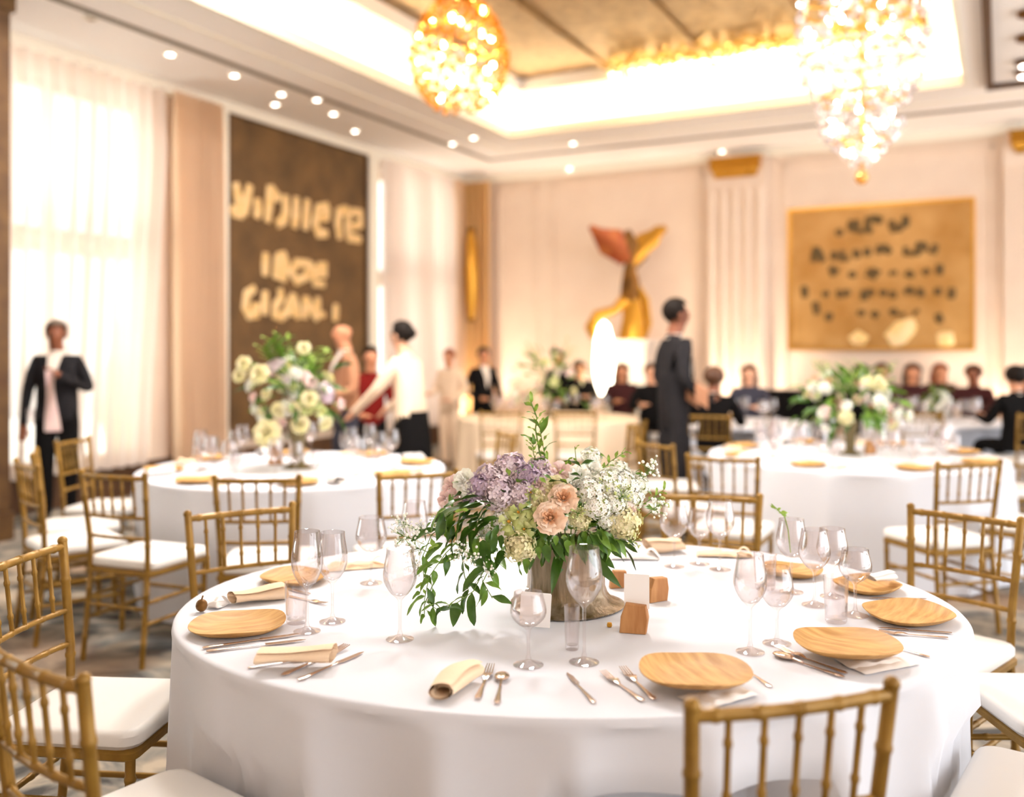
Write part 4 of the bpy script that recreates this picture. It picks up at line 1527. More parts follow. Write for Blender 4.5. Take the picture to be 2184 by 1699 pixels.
# a skirt of leaves over the rim of the vase
for i in range(46):
    x = 1085 + 225 * (i + rnd.random()) / 46
    y = rnd.uniform(1118, 1168)
    p = FP(x, y, -.13 - .05 * rnd.random() + .06 * abs((x - 1200) / 110) ** 2)
    d = V(((x - 1200) / 260 + rnd.uniform(-.5, .5), -.5, rnd.uniform(-.9, .1)))
    put('leaf', LEAF[rnd.choice((0, 1, 2, 2, 3, 5))], fc, p, aim(d, rnd.uniform(-.8, .8)), rnd.uniform(.55, .9))
for i in range(44):
    x, y = rnd.uniform(915, 1080), rnd.uniform(1075, 1190)
    if (x - 1080) / -165 * 60 + 1075 > y + 55:
        continue
    p = FP(x, y, -.1 - .06 * rnd.random())
    d = V((rnd.uniform(-1.2, .1), -.4, rnd.uniform(-.9, .25)))
    put('leaf', LEAF[rnd.choice((0, 0, 1, 1, 2, 4))], fc, p, aim(d, rnd.uniform(-.8, .8)), rnd.uniform(.5, .95))
# leaves filling the body of the bouquet
for i in range(130):
    a, e = rnd.uniform(0, 2 * PI), rnd.uniform(-.25, 1.25)
    dv = V((math.cos(a) * math.cos(e) * 1.25, math.sin(a) * math.cos(e) * .8, math.sin(e) * .72))
    p = V((.01, .0, .2)) + dv * rnd.uniform(.07, .135)
    put('leaf', LEAF[rnd.choice((0, 1, 1, 2, 3, 3, 4, 5))], fc, p, aim(dv + V((0, 0, -.15)), rnd.uniform(-1, 1)), rnd.uniform(.6, 1.05))
# cascade on the left, upright spire, right-hand sprays
vine([(1000, 1130, -.12), (950, 1180, -.17), (915, 1230, -.2), (905, 1280, -.22), (940, 1305, -.23)], 11, (.5, .85), (1, 0, 3), spread=1.1)
vine([(1040, 1170, -.15), (1030, 1220, -.19), (1010, 1260, -.22), (975, 1285, -.23), (935, 1296, -.24)], 9, (.55, .95), (0, 1, 2), spread=.9)
vine([(1050, 1200, -.17), (1030, 1240, -.2), (1050, 1275, -.23)], 5, (.45, .7), (0, 1), spread=1.2)
vine([(960, 1110, -.1), (920, 1140, -.14), (900, 1190, -.17), (905, 1240, -.19), (895, 1265, -.2)], 10, (.4, .7), (1, 3, 4))
vine([(985, 1180, -.15), (990, 1225, -.18), (1000, 1262, -.2)], 4, (.6, .9), (0, 2), spread=.8)
vine([(930, 1230, -.17), (905, 1290, -.22), (905, 1312, -.23)], 4, (.4, .55), (1, 3))
vine([(1165, 1010, -.02), (1150, 960, -.01), (1142, 915, -.01), (1145, 890, -.01), (1132, 856, -.01)], 14, (.4, .75), (4, 4, 3), r=.0028, spread=.5)
vine([(1168, 1000, -.03), (1158, 950, -.03), (1150, 905, -.02)], 10, (.45, .8), (4, 1), spread=.4)
vine([(1155, 1010, -.03), (1138, 968, -.03), (1136, 940, -.02)], 9, (.45, .7), (4, 3), spread=.5)
vine([(1270, 1020, -.05), (1300, 985, -.04), (1335, 962, -.03)], 10, (.35, .5), (4, 4), spread=.6)
vine([(1340, 1095, -.08), (1380, 1070, -.06), (1418, 1042, -.05)], 9, (.35, .5), (4, 4), spread=.6)
vine([(1235, 1010, -.05), (1228, 975, -.03), (1226, 952, -.03)], 2, (.3, .4), (4,), spread=.4)
vine([(1320, 1030, -.06), (1365, 1000, -.04), (1372, 1040, -.05)], 5, (.4, .5), (4, 1))
vine([(1245, 1000, -.04), (1270, 965, -.03)], 4, (.4, .5), (1, 4))
for (x, y) in ((1100, 1060), (1200, 1080), (1260, 1060), (1180, 1100), (1060, 1060), (1320, 1080), (1240, 1010), (1160, 1060), (1300, 1050), (1010, 1060)):
    stem_to(x, y)

for i in range(60):                                     # small leaves between the blooms
    x, y = rnd.uniform(960, 1370), rnd.uniform(985, 1130)
    if ((x - 1165) / 215) ** 2 + ((y - 1075) / 100) ** 2 > 1:
        continue
    p = FP(x, y, -.15 + .09 * ((x - 1165) / 200) ** 2)
    put('leaf', LEAF[rnd.choice((0, 1, 3, 4, 4))], fc, p, aim(V((rnd.uniform(-1, 1), -.35, rnd.uniform(-.4, .9))), rnd.uniform(-1, 1)), rnd.uniform(.35, .65))

# green sprig in the right-hand glass
p = at(1688, 1262, TOP)
sg = thing('green_sprig', 'bright green leafy sprig standing in a wine glass on the right', 'sprig', p)
b = MB()
base = deep(1686, 1178, p.y) - p
e1, e2, e3 = deep(1681, 1130, p.y) - p, deep(1673, 1100, p.y) - p, deep(1645, 1074, p.y) - p
b.tube([base, e1, e2, e3], .0018, 6)
put('stem', b.mesh('stem', 'leafl'), sg)
for (x, y, tx, ty, s) in ((1658, 1092, 1697, 1102, .55), (1655, 1088, 1640, 1070, .4), (1660, 1095, 1690, 1088, .5), (1656, 1090, 1672, 1074, .3)):
    a_, c_ = deep(x, y, p.y) - p, deep(tx, ty, p.y) - p
    put('leaf', LEAF[4], sg, a_, aim(c_ - a_, .6), s * 1.3)


# ------------------------------------------------------------------ table settings and flowers on the tables behind
def arrangement(x, y, W_, H_, seed, label, kinds, vase_h=.3, nf=30, nl=70, vr=.06, lift=.0):
    r_ = random.Random(seed)
    t = thing('floral_centerpiece', label, 'flowers', (x, y, TOP))
    b = MB()
    b.lathe([(0, .004), (vr * 1.3, 0), (vr * 1.25, .006), (vr * .55, .03), (vr * .6, vase_h * .5), (vr, vase_h), (vr * .93, vase_h), (vr * .5, vase_h * .5), (0, vase_h * .4)], 24)
    put('vase', b.mesh('vase', 'vasedark'), t)
    c = V((0, 0, vase_h + lift))
    for i in range(nl):
        a, e = r_.uniform(0, 2 * PI), r_.uniform(-.5, 1.4)
        d = V((math.cos(a) * math.cos(e), math.sin(a) * math.cos(e), math.sin(e)))
        k = r_.uniform(.35, 1.0)
        p = c + V((d.x * W_ * k, d.y * W_ * k, d.z * H_ * k + .02))
        put('leaf', LEAF[r_.choice((0, 1, 2, 3, 4, 5))], t, p, aim(d + V((0, 0, -.1)), r_.uniform(-1, 1)), r_.uniform(1.0, 1.7))
    for i in range(nf):
        a, e = r_.uniform(0, 2 * PI), r_.uniform(-.45, 1.3)
        d = V((math.cos(a) * math.cos(e), math.sin(a) * math.cos(e), math.sin(e)))
        k = r_.uniform(.75, 1.05)
        kk = r_.choice(kinds)
        put(FL[kk].name.split('.')[0], FL[kk], t, c + V((d.x * W_ * k, d.y * W_ * k, d.z * H_ * k)), face(d, r_.random() * 6), r_.uniform(1.0, 1.5))
    for i in range(9):
        a = r_.uniform(0, 2 * PI)
        e_ = c + V((math.cos(a) * W_ * .7, math.sin(a) * W_ * .7, H_ * r_.uniform(1.0, 1.35)))
        b = MB()
        b.tube([c, (c + e_) / 2 + V((0, 0, .04)), e_], .003, 5)
        put('stem', b.mesh('stem', 'stem'), t)
        for j in range(4):
            q = c.lerp(e_, .55 + .15 * j)
            put('leaf', LEAF[4], t, q, aim(V((r_.gauss(0, 1), r_.gauss(0, 1), .6)), 0), 1.2)
    return t


ar = arrangement(T2[0] + .02, T2[1] + .0, .3, .3, 31, 'tall airy bouquet of cream and lilac flowers before the dark lettered board', ('rosec', 'rosec', 'lilac', 'white', 'blush', 'rosew', 'lime', 'rosec'), .3, 36, 90, .075, .1)
for (px, py, s) in ((570, 922, 2.3), (553, 797, 1.7), (520, 775, 1.3), (510, 800, 1.2), (640, 905, 1.5), (660, 850, 1.4), (648, 742, 1.1)):   # the large cream heads
    q = deep(px, py, T2[1] - .28) - V(ar.location)
    put('cream_rose', FL['rosec'], ar, q, face((q.x, -1, .3)), s)
for (px, py, tx, ty) in ((600, 800, 600, 715), (590, 800, 560, 740), (610, 790, 575, 722), (600, 820, 520, 770)):
    p, q = deep(px, py, T2[1] - .05) - V(ar.location), deep(tx, ty, T2[1] - .05) - V(ar.location)
    b = MB()
    b.tube([p, p.lerp(q, .5), q], .004, 5)
    put('stem', b.mesh('stem', 'stem'), ar)
    for j in range(6):
        put('leaf', LEAF[(1, 4)[j % 2]], ar, p.lerp(q, .4 + .1 * j), aim((q - p).normalized() + V(((-1) ** j * .7, -.3, .1)), 0), 1.3)
arrangement(T3[0], T3[1] + .05, .38, .26, 32, 'wide low bouquet of white and blush flowers on the right round table', ('white', 'rosew', 'blush', 'rosec', 'rosew', 'hydr', 'rose'), .24, 34, 110, .06, .08)
arrangement(T4[0] + .0, T4[1], .42, .42, 33, 'loose green bouquet with small pale blooms on the cream far table', ('lime', 'blush', 'rosec', 'white'), .2, 14, 70, .06, .1)
arrangement(T5[0], T5[1], .13, .14, 34, 'small white bouquet on the far table below the gold canvas', ('white', 'rosew'), .12, 14, 30, .05, .03)

GW = [wine_mesh(.24, .045, .036, .036, .11, 'glass2', 20), wine_mesh(.215, .048, .04, .036, .09, 'glass2', 20), wine_mesh(.17, .03, .028, .03, .06, 'glass2', 20)]
PM = [plate_mesh(.12, 20), plate_mesh(.12, 21)]
NM = [rolled_napkin(.15, .04, .024, 'napkinw', 30), folded_napkin(.17, .1, 'napkin', 31, .012)]


def settings(tx, ty, R, n, a0, seed, what, glasses=3, plates=True):
    r_ = random.Random(seed)
    DIR = ('right side', 'far right', 'far side', 'far left', 'left side', 'front left', 'front', 'front right')
    for i in range(n):
        a = a0 + 2 * PI * i / n
        wh = DIR[int(round(a / (PI / 4))) % 8]
        rad = V((math.cos(a), math.sin(a), 0))
        tan = V((-math.sin(a), math.cos(a), 0))
        c = V((tx, ty, TOP))
        if plates:
            p = c + rad * (R - .17) + V((0, 0, .003))
            tag(put('palm_leaf_plate', r_.choice(PM), loc=p, rot=(0, 0, r_.random() * 6)), 'brown palm leaf plate at the ' + wh + ' of the ' + what, 'plate', 'plates on the ' + what)
            q = c + rad * (R - .17) + tan * .2
            tag(put('napkin', NM[i % 2], loc=q, rot=(0, 0, a + r_.uniform(-.5, .5))), ('white rolled napkin' if i % 2 == 0 else 'beige folded napkin') + ' at the ' + wh + ' of the ' + what, 'napkin', ('rolled' if i % 2 == 0 else 'folded') + ' napkins on the ' + what)
        for k in range(glasses):
            q = c + rad * (R - .36 - .05 * (k % 2) + r_.uniform(-.02, .02)) + tan * (-.12 + .115 * k)
            tag(put('wine_glass', GW[k % 3], loc=q), ('tall', 'round', 'small')[k % 3] + ' clear wine glass at the ' + wh + ' of the ' + what, 'glass', ('tall', 'round', 'small')[k % 3] + ' glasses on the ' + what)


settings(T2[0], T2[1], T2[2], 8, .25, 41, 'round table before the lettered board')
settings(T3[0], T3[1], T3[2], 8, .1, 42, 'round table at the right')
settings(T4[0], T4[1], T4[2], 7, .3, 43, 'cream far table', 2, False)
settings(T5[0], T5[1], T5[2], 7, .3, 44, 'far table below the canvas', 2, False)
settings(T6[0], T6[1], T6[2], 6, .3, 45, 'far table below the fluted column', 2, False)
holder(588, 990, .09, .12, .2, 'wooden card block at the foot of the tall airy bouquet')
holder(1856, 968, .08, .1, .2, 'brown wooden block on the right round table by the bouquet', False)


# ------------------------------------------------------------------ people
def person(label, x, y, yaw, H, pose, cl, hairm, skin, hair='short', seed=0, arms=None, shirt=None, tie=None, robe=False, hand=False, lean=0.0, girth=1.0):
    k = H / 1.75
    sit = pose == 'sit'
    dz = (.512 / k + .135 - .95) if sit else 0
    lap = .512 / k + .092                               # height of the thighs on the cushion
    top, low, sho = cl
    J, E = [], []

    def j(p, r, m, par=None):
        J.append((V(p), r, m))
        if par is not None:
            E.append((par, len(J) - 1))
        return len(J) - 1

    def ly(z):                                          # forward lean above the hips
        return lean * max(0, (z - .95 - dz))
    pel = j((0, 0, .95 + dz), .145 * girth, low)
    sp = j((0, ly(1.12 + dz), 1.12 + dz), .138 * girth, top, pel)
    ch = j((0, .01 + ly(1.32 + dz), 1.32 + dz), .158 * girth, top, sp)
    nb = j((0, .0 + ly(1.45 + dz), 1.45 + dz), .07, top, ch)
    nk = j((0, .012 + ly(1.52 + dz), 1.52 + dz), .06, 'skin', nb)
    hz = dz + 1.6
    hy = .03 + ly(hz)
    h1 = j((0, hy + .014, hz - .012), .07, 'skin', nk)
    h2 = j((0, hy, hz + .055), .094, 'skin', h1)
    h3 = j((0, hy - .005, hz + .112), .072, 'skin', h2)
    arms = arms or ('down', 'down')
    A = dict(down=[(.245, -.02, 1.14), (.25, .06, .9), (.245, .09, .82)], chest=[(.26, -.03, 1.16), (.12, .2, 1.26), (.04, .24, 1.32)], front=[(.24, .02, 1.14), (.2, .27, 1.1), (.16, .34, 1.1)],
             waist=[(.27, -.02, 1.15), (.2, .2, 1.02), (.12, .26, 1.02)], reach=[(.25, .14, 1.2), (.24, .36, 1.04), (.23, .43, .99)], table=[(.25, .1, 1.16), (.18, .33, 1.2), (.12, .4, 1.22)], back=[(.27, -.1, 1.16), (.2, -.2, .98), (.1, -.22, .95)])
    for s, arm in ((-1, arms[0]), (1, arms[1])):
        q = A[arm]
        sh = j((s * .165, ly(1.41 + dz), 1.41 + dz), .066, top, ch)
        el = j((s * q[0][0], q[0][1] + ly(q[0][2] + dz), q[0][2] + dz), .05, top, sh)
        wr = j((s * q[1][0], q[1][1] + ly(q[1][2] + dz), q[1][2] + dz), .034, top, el)
        hd = j((s * q[2][0], q[2][1] + ly(q[2][2] + dz), q[2][2] + dz), .034, 'skin', wr)
        dv = (J[hd][0] - J[wr][0]).normalized()
        sd = dv.cross(V((0, 0, 1)))
        sd = sd.normalized() if sd.length > .1 else V((0, 1, 0))
        for f in range(4):
            o_ = sd * ((f - 1.5) * .018)
            f1 = j(J[hd][0] + dv * .05 + o_, .0095, 'skin', hd)
            j(J[hd][0] + dv * (.085 - .006 * abs(f - 1.3)) + o_ * .9 + V((0, .008, -.008)), .0085, 'skin', f1)
        t1 = j(J[hd][0] + sd * -.035 * s + dv * .015, .0105, 'skin', hd)
        j(J[hd][0] + sd * -.045 * s + dv * .045, .009, 'skin', t1)
        if sit:
            hp = j((s * .1, .07, lap), .088, low, pel)
            kn = j((s * .12, .42, lap), .066, low, hp)
            an = j((s * .12, .42, .1), .042, low, kn)
            j((s * .12, .55, .045), .04, 'shoe', an)
        else:
            hp = j((s * .092, 0, .86), .105, low, pel)
            kn = j((s * .095, .015, .5), .08, low, hp)
            an = j((s * .1, -.015, .1), .062, low, kn)
            j((s * .115, .13, .045), .042, 'shoe', an)
    me = bpy.data.meshes.new('person')
    me.from_pydata([tuple(q[0]) for q in J], E, [])
    o = bpy.data.objects.new('person', me)
    COL.objects.link(o)
    md = o.modifiers.new('skin', 'SKIN')
    md.use_smooth_shade = True
    sv = me.skin_vertices[0].data
    for i, q in enumerate(J):
        sv[i].radius = (q[1], q[1])
    sv[0].use_root = True
    ss = o.modifiers.new('sub', 'SUBSURF')
    ss.levels = ss.render_levels = 2
    bpy.context.view_layer.update()
    dg = bpy.context.evaluated_depsgraph_get()
    nm = bpy.data.meshes.new_from_object(o.evaluated_get(dg))
    o.modifiers.clear()
    o.data = nm
    bpy.data.meshes.remove(me)
    nm.materials.clear()
    names = [top, low, sho, skin]
    for n_ in names:
        nm.materials.append(MT[n_])
    idx = {top: 0, low: 1, 'shoe': 2, 'skin': 3}
    seg = [(J[a][0], J[c][0], J[a], J[c]) for a, c in E]
    hc = V((0, hy, hz + .05))
    for v in nm.vertices:                               # a flatter trunk, a nose and a chin
        c = v.co
        if c.z < 1.47 + dz and abs(c.x) < .2 and c.z > .75 + dz and not sit or sit and c.z > .6 and c.z < 1.47 + dz and abs(c.x) < .19:
            y0 = ly(c.z)
            if abs(c.y - y0) < .2:
                c.y = y0 + (c.y - y0) * .76
        if c.z > 1.55 + dz:
            d = c - V((0, hy + .09, hz + .03))
            g_ = math.exp(-(d.x ** 2 / .0004 + d.z ** 2 / .0009)) if c.y > hy else 0
            c.y += .026 * g_
            c.x *= .9
    for f in nm.polygons:
        c = f.center
        best, m = 9, 'skin'
        for p, q, ja, jc in seg:
            dd = q - p
            u = max(0, min(1, (c - p).dot(dd) / dd.length_squared))
            r = ja[1] + (jc[1] - ja[1]) * u
            ds = (c - (p + dd * u)).length - r
            if ds < best:
                best = ds
                m = ja[2] if (u < .5 or jc[2] != 'skin') and not (jc[2] == 'skin' and u > .8) else jc[2]
                if ja[2] != jc[2] and jc[2] in ('shoe',):
                    m = 'shoe' if u > .1 else ja[2]
                if ja[2] == low and jc[2] == top:
                    m = top if c.z > .9 + dz else low
        f.material_index = idx.get(m, 0)
        f.use_smooth = True
    nm.update()
    o.location = (x, y, .0)
    o.rotation_euler = (0, 0, math.radians(yaw))
    o.scale = (k * (1.12 if sit else 1), k, k)
    tag(o, label, 'person')
    # hair, eyes, ears
    if hair != 'bald':
        b = MB()
        big = 1.18 if hair == 'long' or sit else 1.04
        b.ball((0, hy - .012, hz + .072), (.088 * big, .102 * big, .098 * (1 + big) / 2), 16, 12)
        keep = []
        for fc_ in b.f:
            c = sum((V(b.v[i]) for i in fc_), V()) / len(fc_)
            front = c.y > hy + .035 and c.z < hz + .115
            lowb = c.z < hz + (.005 if hair != 'long' else -.2)
            if not front and not (lowb and c.y > hy - .06):
                keep.append(fc_)
        b.f, b.m = keep, [0] * len(keep)
        if hair == 'bun':
            b.ball((0, hy - .11, hz + .06), (.045, .04, .045), 10, 8)
        if hair == 'long':
            b.tube([(0, hy - .07, hz + .08), (0, hy - .085, hz - .05), (0, hy - .09, hz - .2)], [.095, .11, .1], 12)
        put('hair', b.mesh('hair', hairm), o)
    for s in (-1, 1):
        put('eye', MB().ball((s * .031, hy + .074, hz + .058), (.011, .008, .007), 8, 6).mesh('eye', 'eye'), o)
        put('ear', MB().ball((s * .08, hy - .005, hz + .035), (.012, .02, .03), 8, 6).mesh('ear', skin), o)
    put('mouth', MB().ball((0, hy + .084, hz - .012), (.022, .006, .005), 8, 6).mesh('mouth', 'redbronze'), o)
    if shirt:
        b = MB()

        def fn(u, v):
            z = 1.47 - .3 * u
            xx = (v - .5) * 2 * (.055 * (1 - u) ** .8 + .004)
            return V((xx, (.058 + .085 * math.sin(min(1, u * 1.6) * PI / 2)) * girth - xx * xx * 2 + ly(z + dz), z + dz))
        b.grid(fn, 8, 6)
        b.lathe([(.058, 1.455 + dz), (.062, 1.5 + dz), (.056, 1.5 + dz)], 16, c=(0, .008 + ly(1.48 + dz), 0))
        put('shirt', b.mesh('shirt', shirt), o)
    if tie:
        b = MB()
        b.grid(lambda u, v: V(((v - .5) * (.03 + .03 * u), (.066 + .085 * math.sin(min(1, u * 1.6) * PI / 2)) * girth + ly(1.46 - .3 * u + dz), 1.46 - .3 * u + dz)), 8, 2)
        put('tie', b.mesh('tie', tie), o)
    if robe:                                            # long skirt or apron
        b = MB()
        b.lathe([(.15, 1.02), (.16, .95), (.19, .75), (.2, .5), (.21, .3)], 24, wob=lambda a, r, z: (1 + .04 * math.sin(8 * a) * (1 - z), 0), sy=.85)
        put('skirt', b.mesh('skirt', low), o)
    return o


pm = person('man in charcoal suit by the near window, holding something pale at his chest', deep(122, 745, 8).x, 8.0, 190, 1.74, 'stand', ('suit_d', 'suit_b', 'shoe'), 'hair_g', 'skin1', 'short', 1, ('chest', 'down'), 'shirt', None, girth=1.08)
b = MB()
k = at(140, 1120, 0)
# pale folded cloth and the glass he carries
vx = deep(105, 790, 7.7)
b.grid(lambda u, v: V(((v - .5) * (.07 + .05 * u) + .03 * u, .02 * math.sin(u * 5 + v * 3), -.5 * u)), 10, 6)
tag(put('scarf', b.mesh('scarf', 'blush'), loc=vx), 'pale cloth hanging from the hand of the man by the window', 'cloth')
b = MB()
b.lathe([(0, 0), (.028, 0), (.034, .13), (.032, .13), (.026, .01), (0, .008)], 16)
tag(put('glass_of_water', b.mesh('glass_of_water', 'glass2'), loc=deep(66, 905, 7.85)), 'small clear glass held low by the man at the window', 'glass')
pb = person('bald man in a tan jacket standing in front of the dark board', deep(738, 745, 8.3).x, 8.3, 120, 1.75, 'stand', ('tan', 'suit_n', 'shoe'), 'hair_g', 'skin2', 'bald', 2, ('front', 'waist'), 'shirt', None)
person('person in a dark red top between the bald man and the waitress', deep(790, 745, 8.9).x, 8.9, 200, 1.52, 'stand', ('red', 'suit_b', 'shoe'), 'hair_b', 'skin2', 'short', 3, ('front', 'waist'))
person('waitress in cream blouse and long black apron, reaching to the left', deep(878, 745, 7.6).x, 7.6, 62, 1.72, 'stand', ('cream_top', 'suit_b', 'shoe'), 'hair_b', 'skin3', 'bun', 4, ('reach', 'reach'), None, None, True, lean=.12)
person('auburn haired guest in a pale top behind the cream far table', deep(960, 745, 11.8).x, 11.8, 150, 1.5, 'stand', ('cream_top', 'cream_top', 'shoe'), 'hair_r', 'skin2', 'short', 5, ('waist', 'front'))
person('dark haired guest in black suit with white shirt, left of the loose green bouquet', deep(1030, 745, 11.9).x, 11.9, 210, 1.52, 'stand', ('suit_b', 'suit_b', 'shoe'), 'hair_b', 'skin2', 'short', 6, ('waist', 'waist'), 'shirt')
person('dark haired guest in black suit, right of the loose green bouquet', deep(1193, 745, 12.0).x, 12.0, 150, 1.48, 'stand', ('suit_b', 'suit_b', 'shoe'), 'hair_b', 'skin2', 'short', 7, ('waist', 'front'), 'shirt')
person('waiter in charcoal suit seen in profile, holding a folded cloth', deep(1436, 745, 7.6).x, 7.6, -78, 1.9, 'stand', ('suit_d', 'suit_d', 'shoe'), 'hair_b', 'skin1', 'short', 8, ('waist', 'waist'), 'shirt', 'tie', girth=1.02)
wm_ = Matrix.Translation((deep(1436, 745, 7.6).x, 7.6, 0)) @ Matrix.Rotation(math.radians(-78), 4, 'Z') @ Matrix.Scale(1.9 / 1.75, 4)
e_, h_ = wm_ @ V((.27, -.02, 1.15)), wm_ @ V((.2, .2, 1.02))     # elbow and wrist of the near arm
wd_ = (h_ - e_).normalized()
ws_ = wd_.cross(V((0, 0, 1))).normalized()
wu_ = ws_.cross(wd_)
wp = e_.lerp(h_, .5)


def over_arm(u, v):                                     # a cloth folded over the forearm, its two ends hanging
    q = (u - .5) * 2
    if abs(q) < .5:
        a = q * PI
        off = ws_ * (.053 * math.sin(a)) + wu_ * (.053 * math.cos(a))
    else:
        off = ws_ * math.copysign(.053, q) - V((0, 0, (abs(q) - .5) * .22))
    return wd_ * ((v - .5) * .15) + off


b = MB()
b.grid(over_arm, 20, 6)
tag(put('folded_cloth', b.mesh('folded_cloth', 'tan'), loc=wp), 'folded tan cloth over the forearm of the waiter', 'cloth')

def seat_at(T, deg, gap=.36):                           # a place at a table, facing its centre
    th = math.radians(deg)
    r = T[2] + gap
    return T[0] + r * math.cos(th), T[1] + r * math.sin(th), math.degrees(math.atan2(math.cos(th), -math.sin(th)))


def free_at(px, d, yw):
    return deep(px, 745, d).x, d, yw


SEATED = []
guests = [  # place, height, top, hair material, skin, hair style, label
    (free_at(1236, 12.9, 170), 1.52, 'suit_b', 'hair_b', 'skin2', 'short', 'seated guest with black hair left of the glowing lamp'),
    (free_at(1326, 11.95, 185), 1.5, 'plum', 'hair_br', 'skin2', 'long', 'seated brown haired guest just right of the glowing lamp'),
    (free_at(1390, 11.1, 176), 1.52, 'suit_b', 'hair_br', 'skin3', 'short', 'seated guest close to the back of the standing waiter'),
    (seat_at(T6, 247), 1.52, 'suit_b', 'hair_br', 'skin1', 'short', 'seated guest in black right of the waiter, turned away'),
    (seat_at(T6, 68), 1.5, 'suit_n', 'hair_br', 'skin3', 'long', 'seated guest with long hair in front of the fluted column'),
    (seat_at(T5, 114), 1.5, 'suit_b', 'hair_b', 'skin2', 'short', 'seated guest in black behind the white and blush bouquet'),
    (seat_at(T5, 80), 1.52, 'plum', 'hair_br', 'skin2', 'long', 'seated guest in plum below the middle of the gold canvas'),
    (free_at(1880, 12.02, 178), 1.5, 'suit_b', 'hair_br', 'skin2', 'short', 'seated guest in black by the wall below the gold canvas'),
    (free_at(2004, 11.8, 172), 1.5, 'plum', 'hair_r', 'skin2', 'long', 'seated auburn haired guest by the wall under the canvas corner'),
    (seat_at(T5, 46), 1.5, 'plum', 'hair_br', 'skin1', 'short', 'seated guest in plum right of the canvas'),
    (seat_at(T5, 12), 1.5, 'red', 'hair_b', 'skin2', 'long', 'seated guest in dark red near the right pilaster'),
    (seat_at(T5, 283), 1.54, 'suit_b', 'hair_b', 'skin2', 'short', 'large seated guest in black at the right picture edge'),
]
for i, ((xx, d, yw), H, tp, hm, sk, hs, lb) in enumerate(guests):
    person(lb, xx, d, yw, H, 'sit', (tp, 'suit_b', 'shoe'), hm, sk, hs, 20 + i, ('table', 'table'), 'shirt' if tp == 'suit_b' and i % 2 else None)
    SEATED.append((xx, d, math.radians(yw)))
    chair(xx, d, yw, 'gold chair under the ' + lb, 'chairs of the seated guests')
ct = thing('draped_counter', 'low service counter under a black cloth below the gold canvas', 'counter', deep(1672, 745, 11.85) * 1)
ct.location.z = 0
ct.rotation_euler.z = YAW
b = MB()
b.grid(lambda u, v: V(((u - .5) * 1.2 + .0 * v, -.28 - .012 * math.sin(u * 60), .96 * (1 - v))), 60, 4)
b.grid(lambda u, v: V((-.6 if u < .5 else .6, -.28 + .56 * v, .96 if u in (0., 1.) else 0)), 1, 1)
b.box((0, 0, .97), (1.22, .58, .02))
b.box((0, .28, .48), (1.2, .01, .96))
put('black_cover', b.mesh('black_cover', 'suit_b'), ct)

# ------------------------------------------------------------------ gilded sculpture, glowing lamp, uplights
sp_ = deep(1345, 745, 13.45)
sc = thing('gilded_sculpture', 'gilded winged sculpture on a white pedestal before the back wall', 'sculpture', (sp_.x, sp_.y, 0), YAW)


def SP(px, py, dd=0):
    q = deep(px, py, 13.45 + dd) - V((sp_.x, sp_.y, 0))
    return Matrix.Rotation(-YAW, 3, 'Z') @ q


b = MB()
b.box((0, 0, .8), (.62, .5, 1.6))
b.box((0, 0, .06), (.72, .6, .12))
b.box((0, 0, 1.6), (.7, .58, .08))
put('pedestal', b.mesh('pedestal', 'pedestal', False), sc)


def blade(pts, wds, mk, name, dep=.05):
    b = MB()
    w3 = [SP(*p) for p in pts]
    b.tube(w3, wds, 10, squash=V((0, 1, 0)))
    put(name, b.mesh(name, mk), sc)


for (pts, wd, mk) in (([(1335, 555), (1300, 520), (1258, 482)], [.1, .2, .03], 'redbronze'), ([(1335, 560), (1310, 505), (1275, 490)], [.1, .16, .03], 'redbronze'), ([(1338, 555), (1325, 520), (1310, 490)], [.09, .14, .04], 'bronze'),
                      ([(1342, 560), (1345, 520), (1338, 490)], [.08, .13, .04], 'bronze'), ([(1345, 560), (1375, 515), (1420, 484)], [.08, .16, .05], 'gilt'), ([(1345, 565), (1390, 510), (1405, 482)], [.06, .13, .04], 'gilt'), ([(1350, 570), (1372, 545), (1380, 535)], [.06, .07, .03], 'bronze')):
    blade(pts, wd, mk, 'wing_feather')
blade([(1342, 555, -.02), (1345, 600, -.02), (1340, 640, -.02)], [.06, .14, .13], 'bronze', 'torso')
blade([(1352, 600), (1375, 640), (1382, 690), (1372, 725)], [.05, .07, .06, .04], 'gilt', 'curved_arm')
blade([(1340, 630), (1312, 660), (1275, 672), (1262, 700), (1266, 722)], [.1, .07, .09, .11, .05], 'gilt', 'tail')
blade([(1345, 635), (1350, 680), (1345, 730)], [.13, .16, .2], 'gilt', 'robe')
q = SP(1345, 735)
b = MB()
b.box((q.x, q.y, (1.6 + q.z) / 2 + .02), (.1, .1, abs(q.z - 1.6) + .1))
put('support', b.mesh('support', 'gilt', False), sc)
lp = deep(1288, 745, 12.8)
lm = thing('floor_lamp', 'tall frosted teardrop lamp glowing white beside the pedestal', 'lamp', (lp.x, lp.y, 0))
zb_, zt_ = EYE - 100 * 12.8 / F, EYE + 62 * 12.8 / F
b = MB()
h_ = zt_ - zb_
b.lathe([(0, zb_), (.06, zb_ + .03), (.11, zb_ + .16), (.14, zb_ + .34), (.14, zb_ + h_ * .5), (.12, zb_ + h_ * .75), (.07, zb_ + h_ * .93), (0, zt_)], 20)
put('lamp_shade', b.mesh('lamp_shade', 'lampglow'), lm)
b = MB()
b.lathe([(0, 0), (.17, 0), (.17, .02), (.02, .04), (.015, zb_ + .02), (0, zb_ + .02)], 16)
put('base', b.mesh('base', 'gilt'), lm)


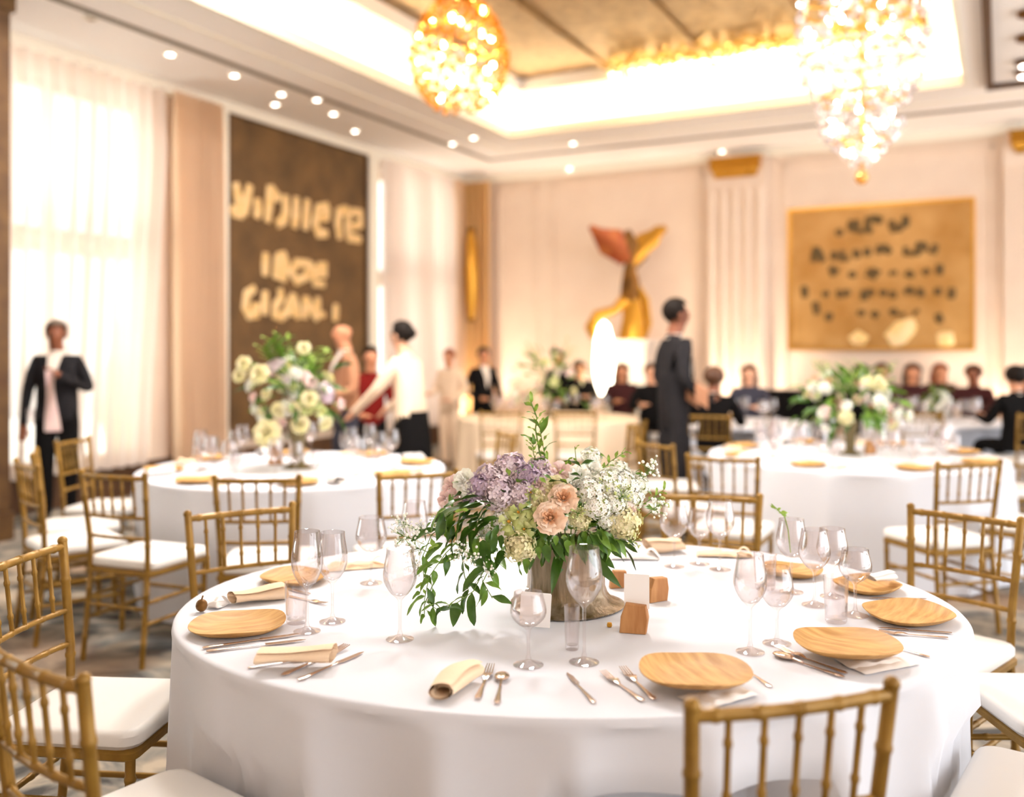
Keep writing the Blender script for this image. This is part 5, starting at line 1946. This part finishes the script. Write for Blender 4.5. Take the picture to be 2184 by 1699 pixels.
def uplight(n, label, tilt=0, e=230, t=None):
    t = TB - .62 if t is None else t
    p = W(n, t, 0)
    u = thing('uplight', label, 'uplight', p, YAW)
    b = MB()
    b.lathe([(0, 0), (.1, 0), (.1, .02), (.075, .04), (.085, .2), (.075, .2), (.07, .17), (0, .17)], 16)
    put('housing', b.mesh('housing', 'black'), u)
    b = MB()
    b.lathe([(0, .178), (.07, .178)], 16)
    put('lens', b.mesh('lens', 'uplens'), u)
    l = bpy.data.lights.new('uplight_beam', 'SPOT')
    l.energy, l.color = e * .5, (1, .84, .68)
    l.spot_size, l.spot_blend = math.radians(95), .8
    l.shadow_soft_size = .06
    o = bpy.data.objects.new('uplight_beam', l)
    COL.objects.link(o)
    o.location = (0, 0, .2)
    o.rotation_euler = (V((tilt, .32, 1))).to_track_quat('-Z', 'Y').to_euler()
    o.parent = u


uplight(bn(1600), 'floor uplight washing the fluted column on the back wall')
uplight(bn(1330), 'floor uplight behind the white pedestal', e=110, t=TB - .3)
uplight(bn(1900), 'floor uplight below the middle of the gold canvas', e=90)
uplight(bn(2015), 'floor uplight below the right side of the gold canvas', e=170)
uplight(bn(2150), 'floor uplight at the foot of the right pilaster', e=150)
uplight(bn(1040), 'floor uplight in the back corner beside the gold drape', e=190)
uplight(bn(1180), 'floor uplight below the plain panel left of the sculpture', e=90)

# a pale tree outside the near window
dv = V(((284 - CX) / F, 1, 0))
kk = (P0 - N * 2.6).dot(N) / dv.dot(N)
tp_ = dv * kk + V((0, 0, -.25))
ct = thing('cypress_tree', 'pale green cypress outside the near window behind the curtain', 'tree', tp_)
b = MB()
b.lathe([(0, .2), (.3, .3), (.42, .8), (.36, 1.5), (.2, 2.1), (0, 2.5)], 20, wob=lambda a, r, z: (1 + .18 * mnoise.noise(V((math.cos(a) * 3, math.sin(a) * 3, z * 4))), 0))
put('foliage', b.mesh('foliage', 'tree'), ct)
b = MB()
b.tube([(0, 0, 0), (0, 0, .35)], .05, 8)
put('trunk', b.mesh('trunk', 'brown'), ct)


# ------------------------------------------------------------------ the cloths give way to seats and knees pushed under the tables
def dent(cloth, feet):
    c0 = cloth.location
    me = cloth.data
    for v in me.vertices:
        for (x, y, a, hx, y0, y1, ztop) in feet:
            if v.co.z > ztop:
                continue
            ca, sa = math.cos(a), math.sin(a)

            def inside(p):
                dx, dy = p.x + c0.x - x, p.y + c0.y - y
                lx, ly_ = dx * ca + dy * sa, -dx * sa + dy * ca
                return abs(lx) < hx and y0 < ly_ < y1
            n = 0
            while inside(v.co) and n < 120:
                v.co.x *= .985
                v.co.y *= .985
                n += 1
    me.update()


TIGHT = ('lower left corner', 'left end of the near', 'lower right corner')
FEET = [(o.location.x, o.location.y, o.rotation_euler.z, *((.238, -.29, .25, .53) if any(k in o['label'] for k in TIGHT) else (.3, -.31, .3, .53))) for o in COL.objects if o.name.startswith('chiavari_chair') and o.parent is None]
FEET += [(x, y, a, .3, -.31, .66, .705) for x, y, a in SEATED]
for o in [o for o in COL.objects if o.name.startswith('tablecloth')]:
    dent(o, FEET)
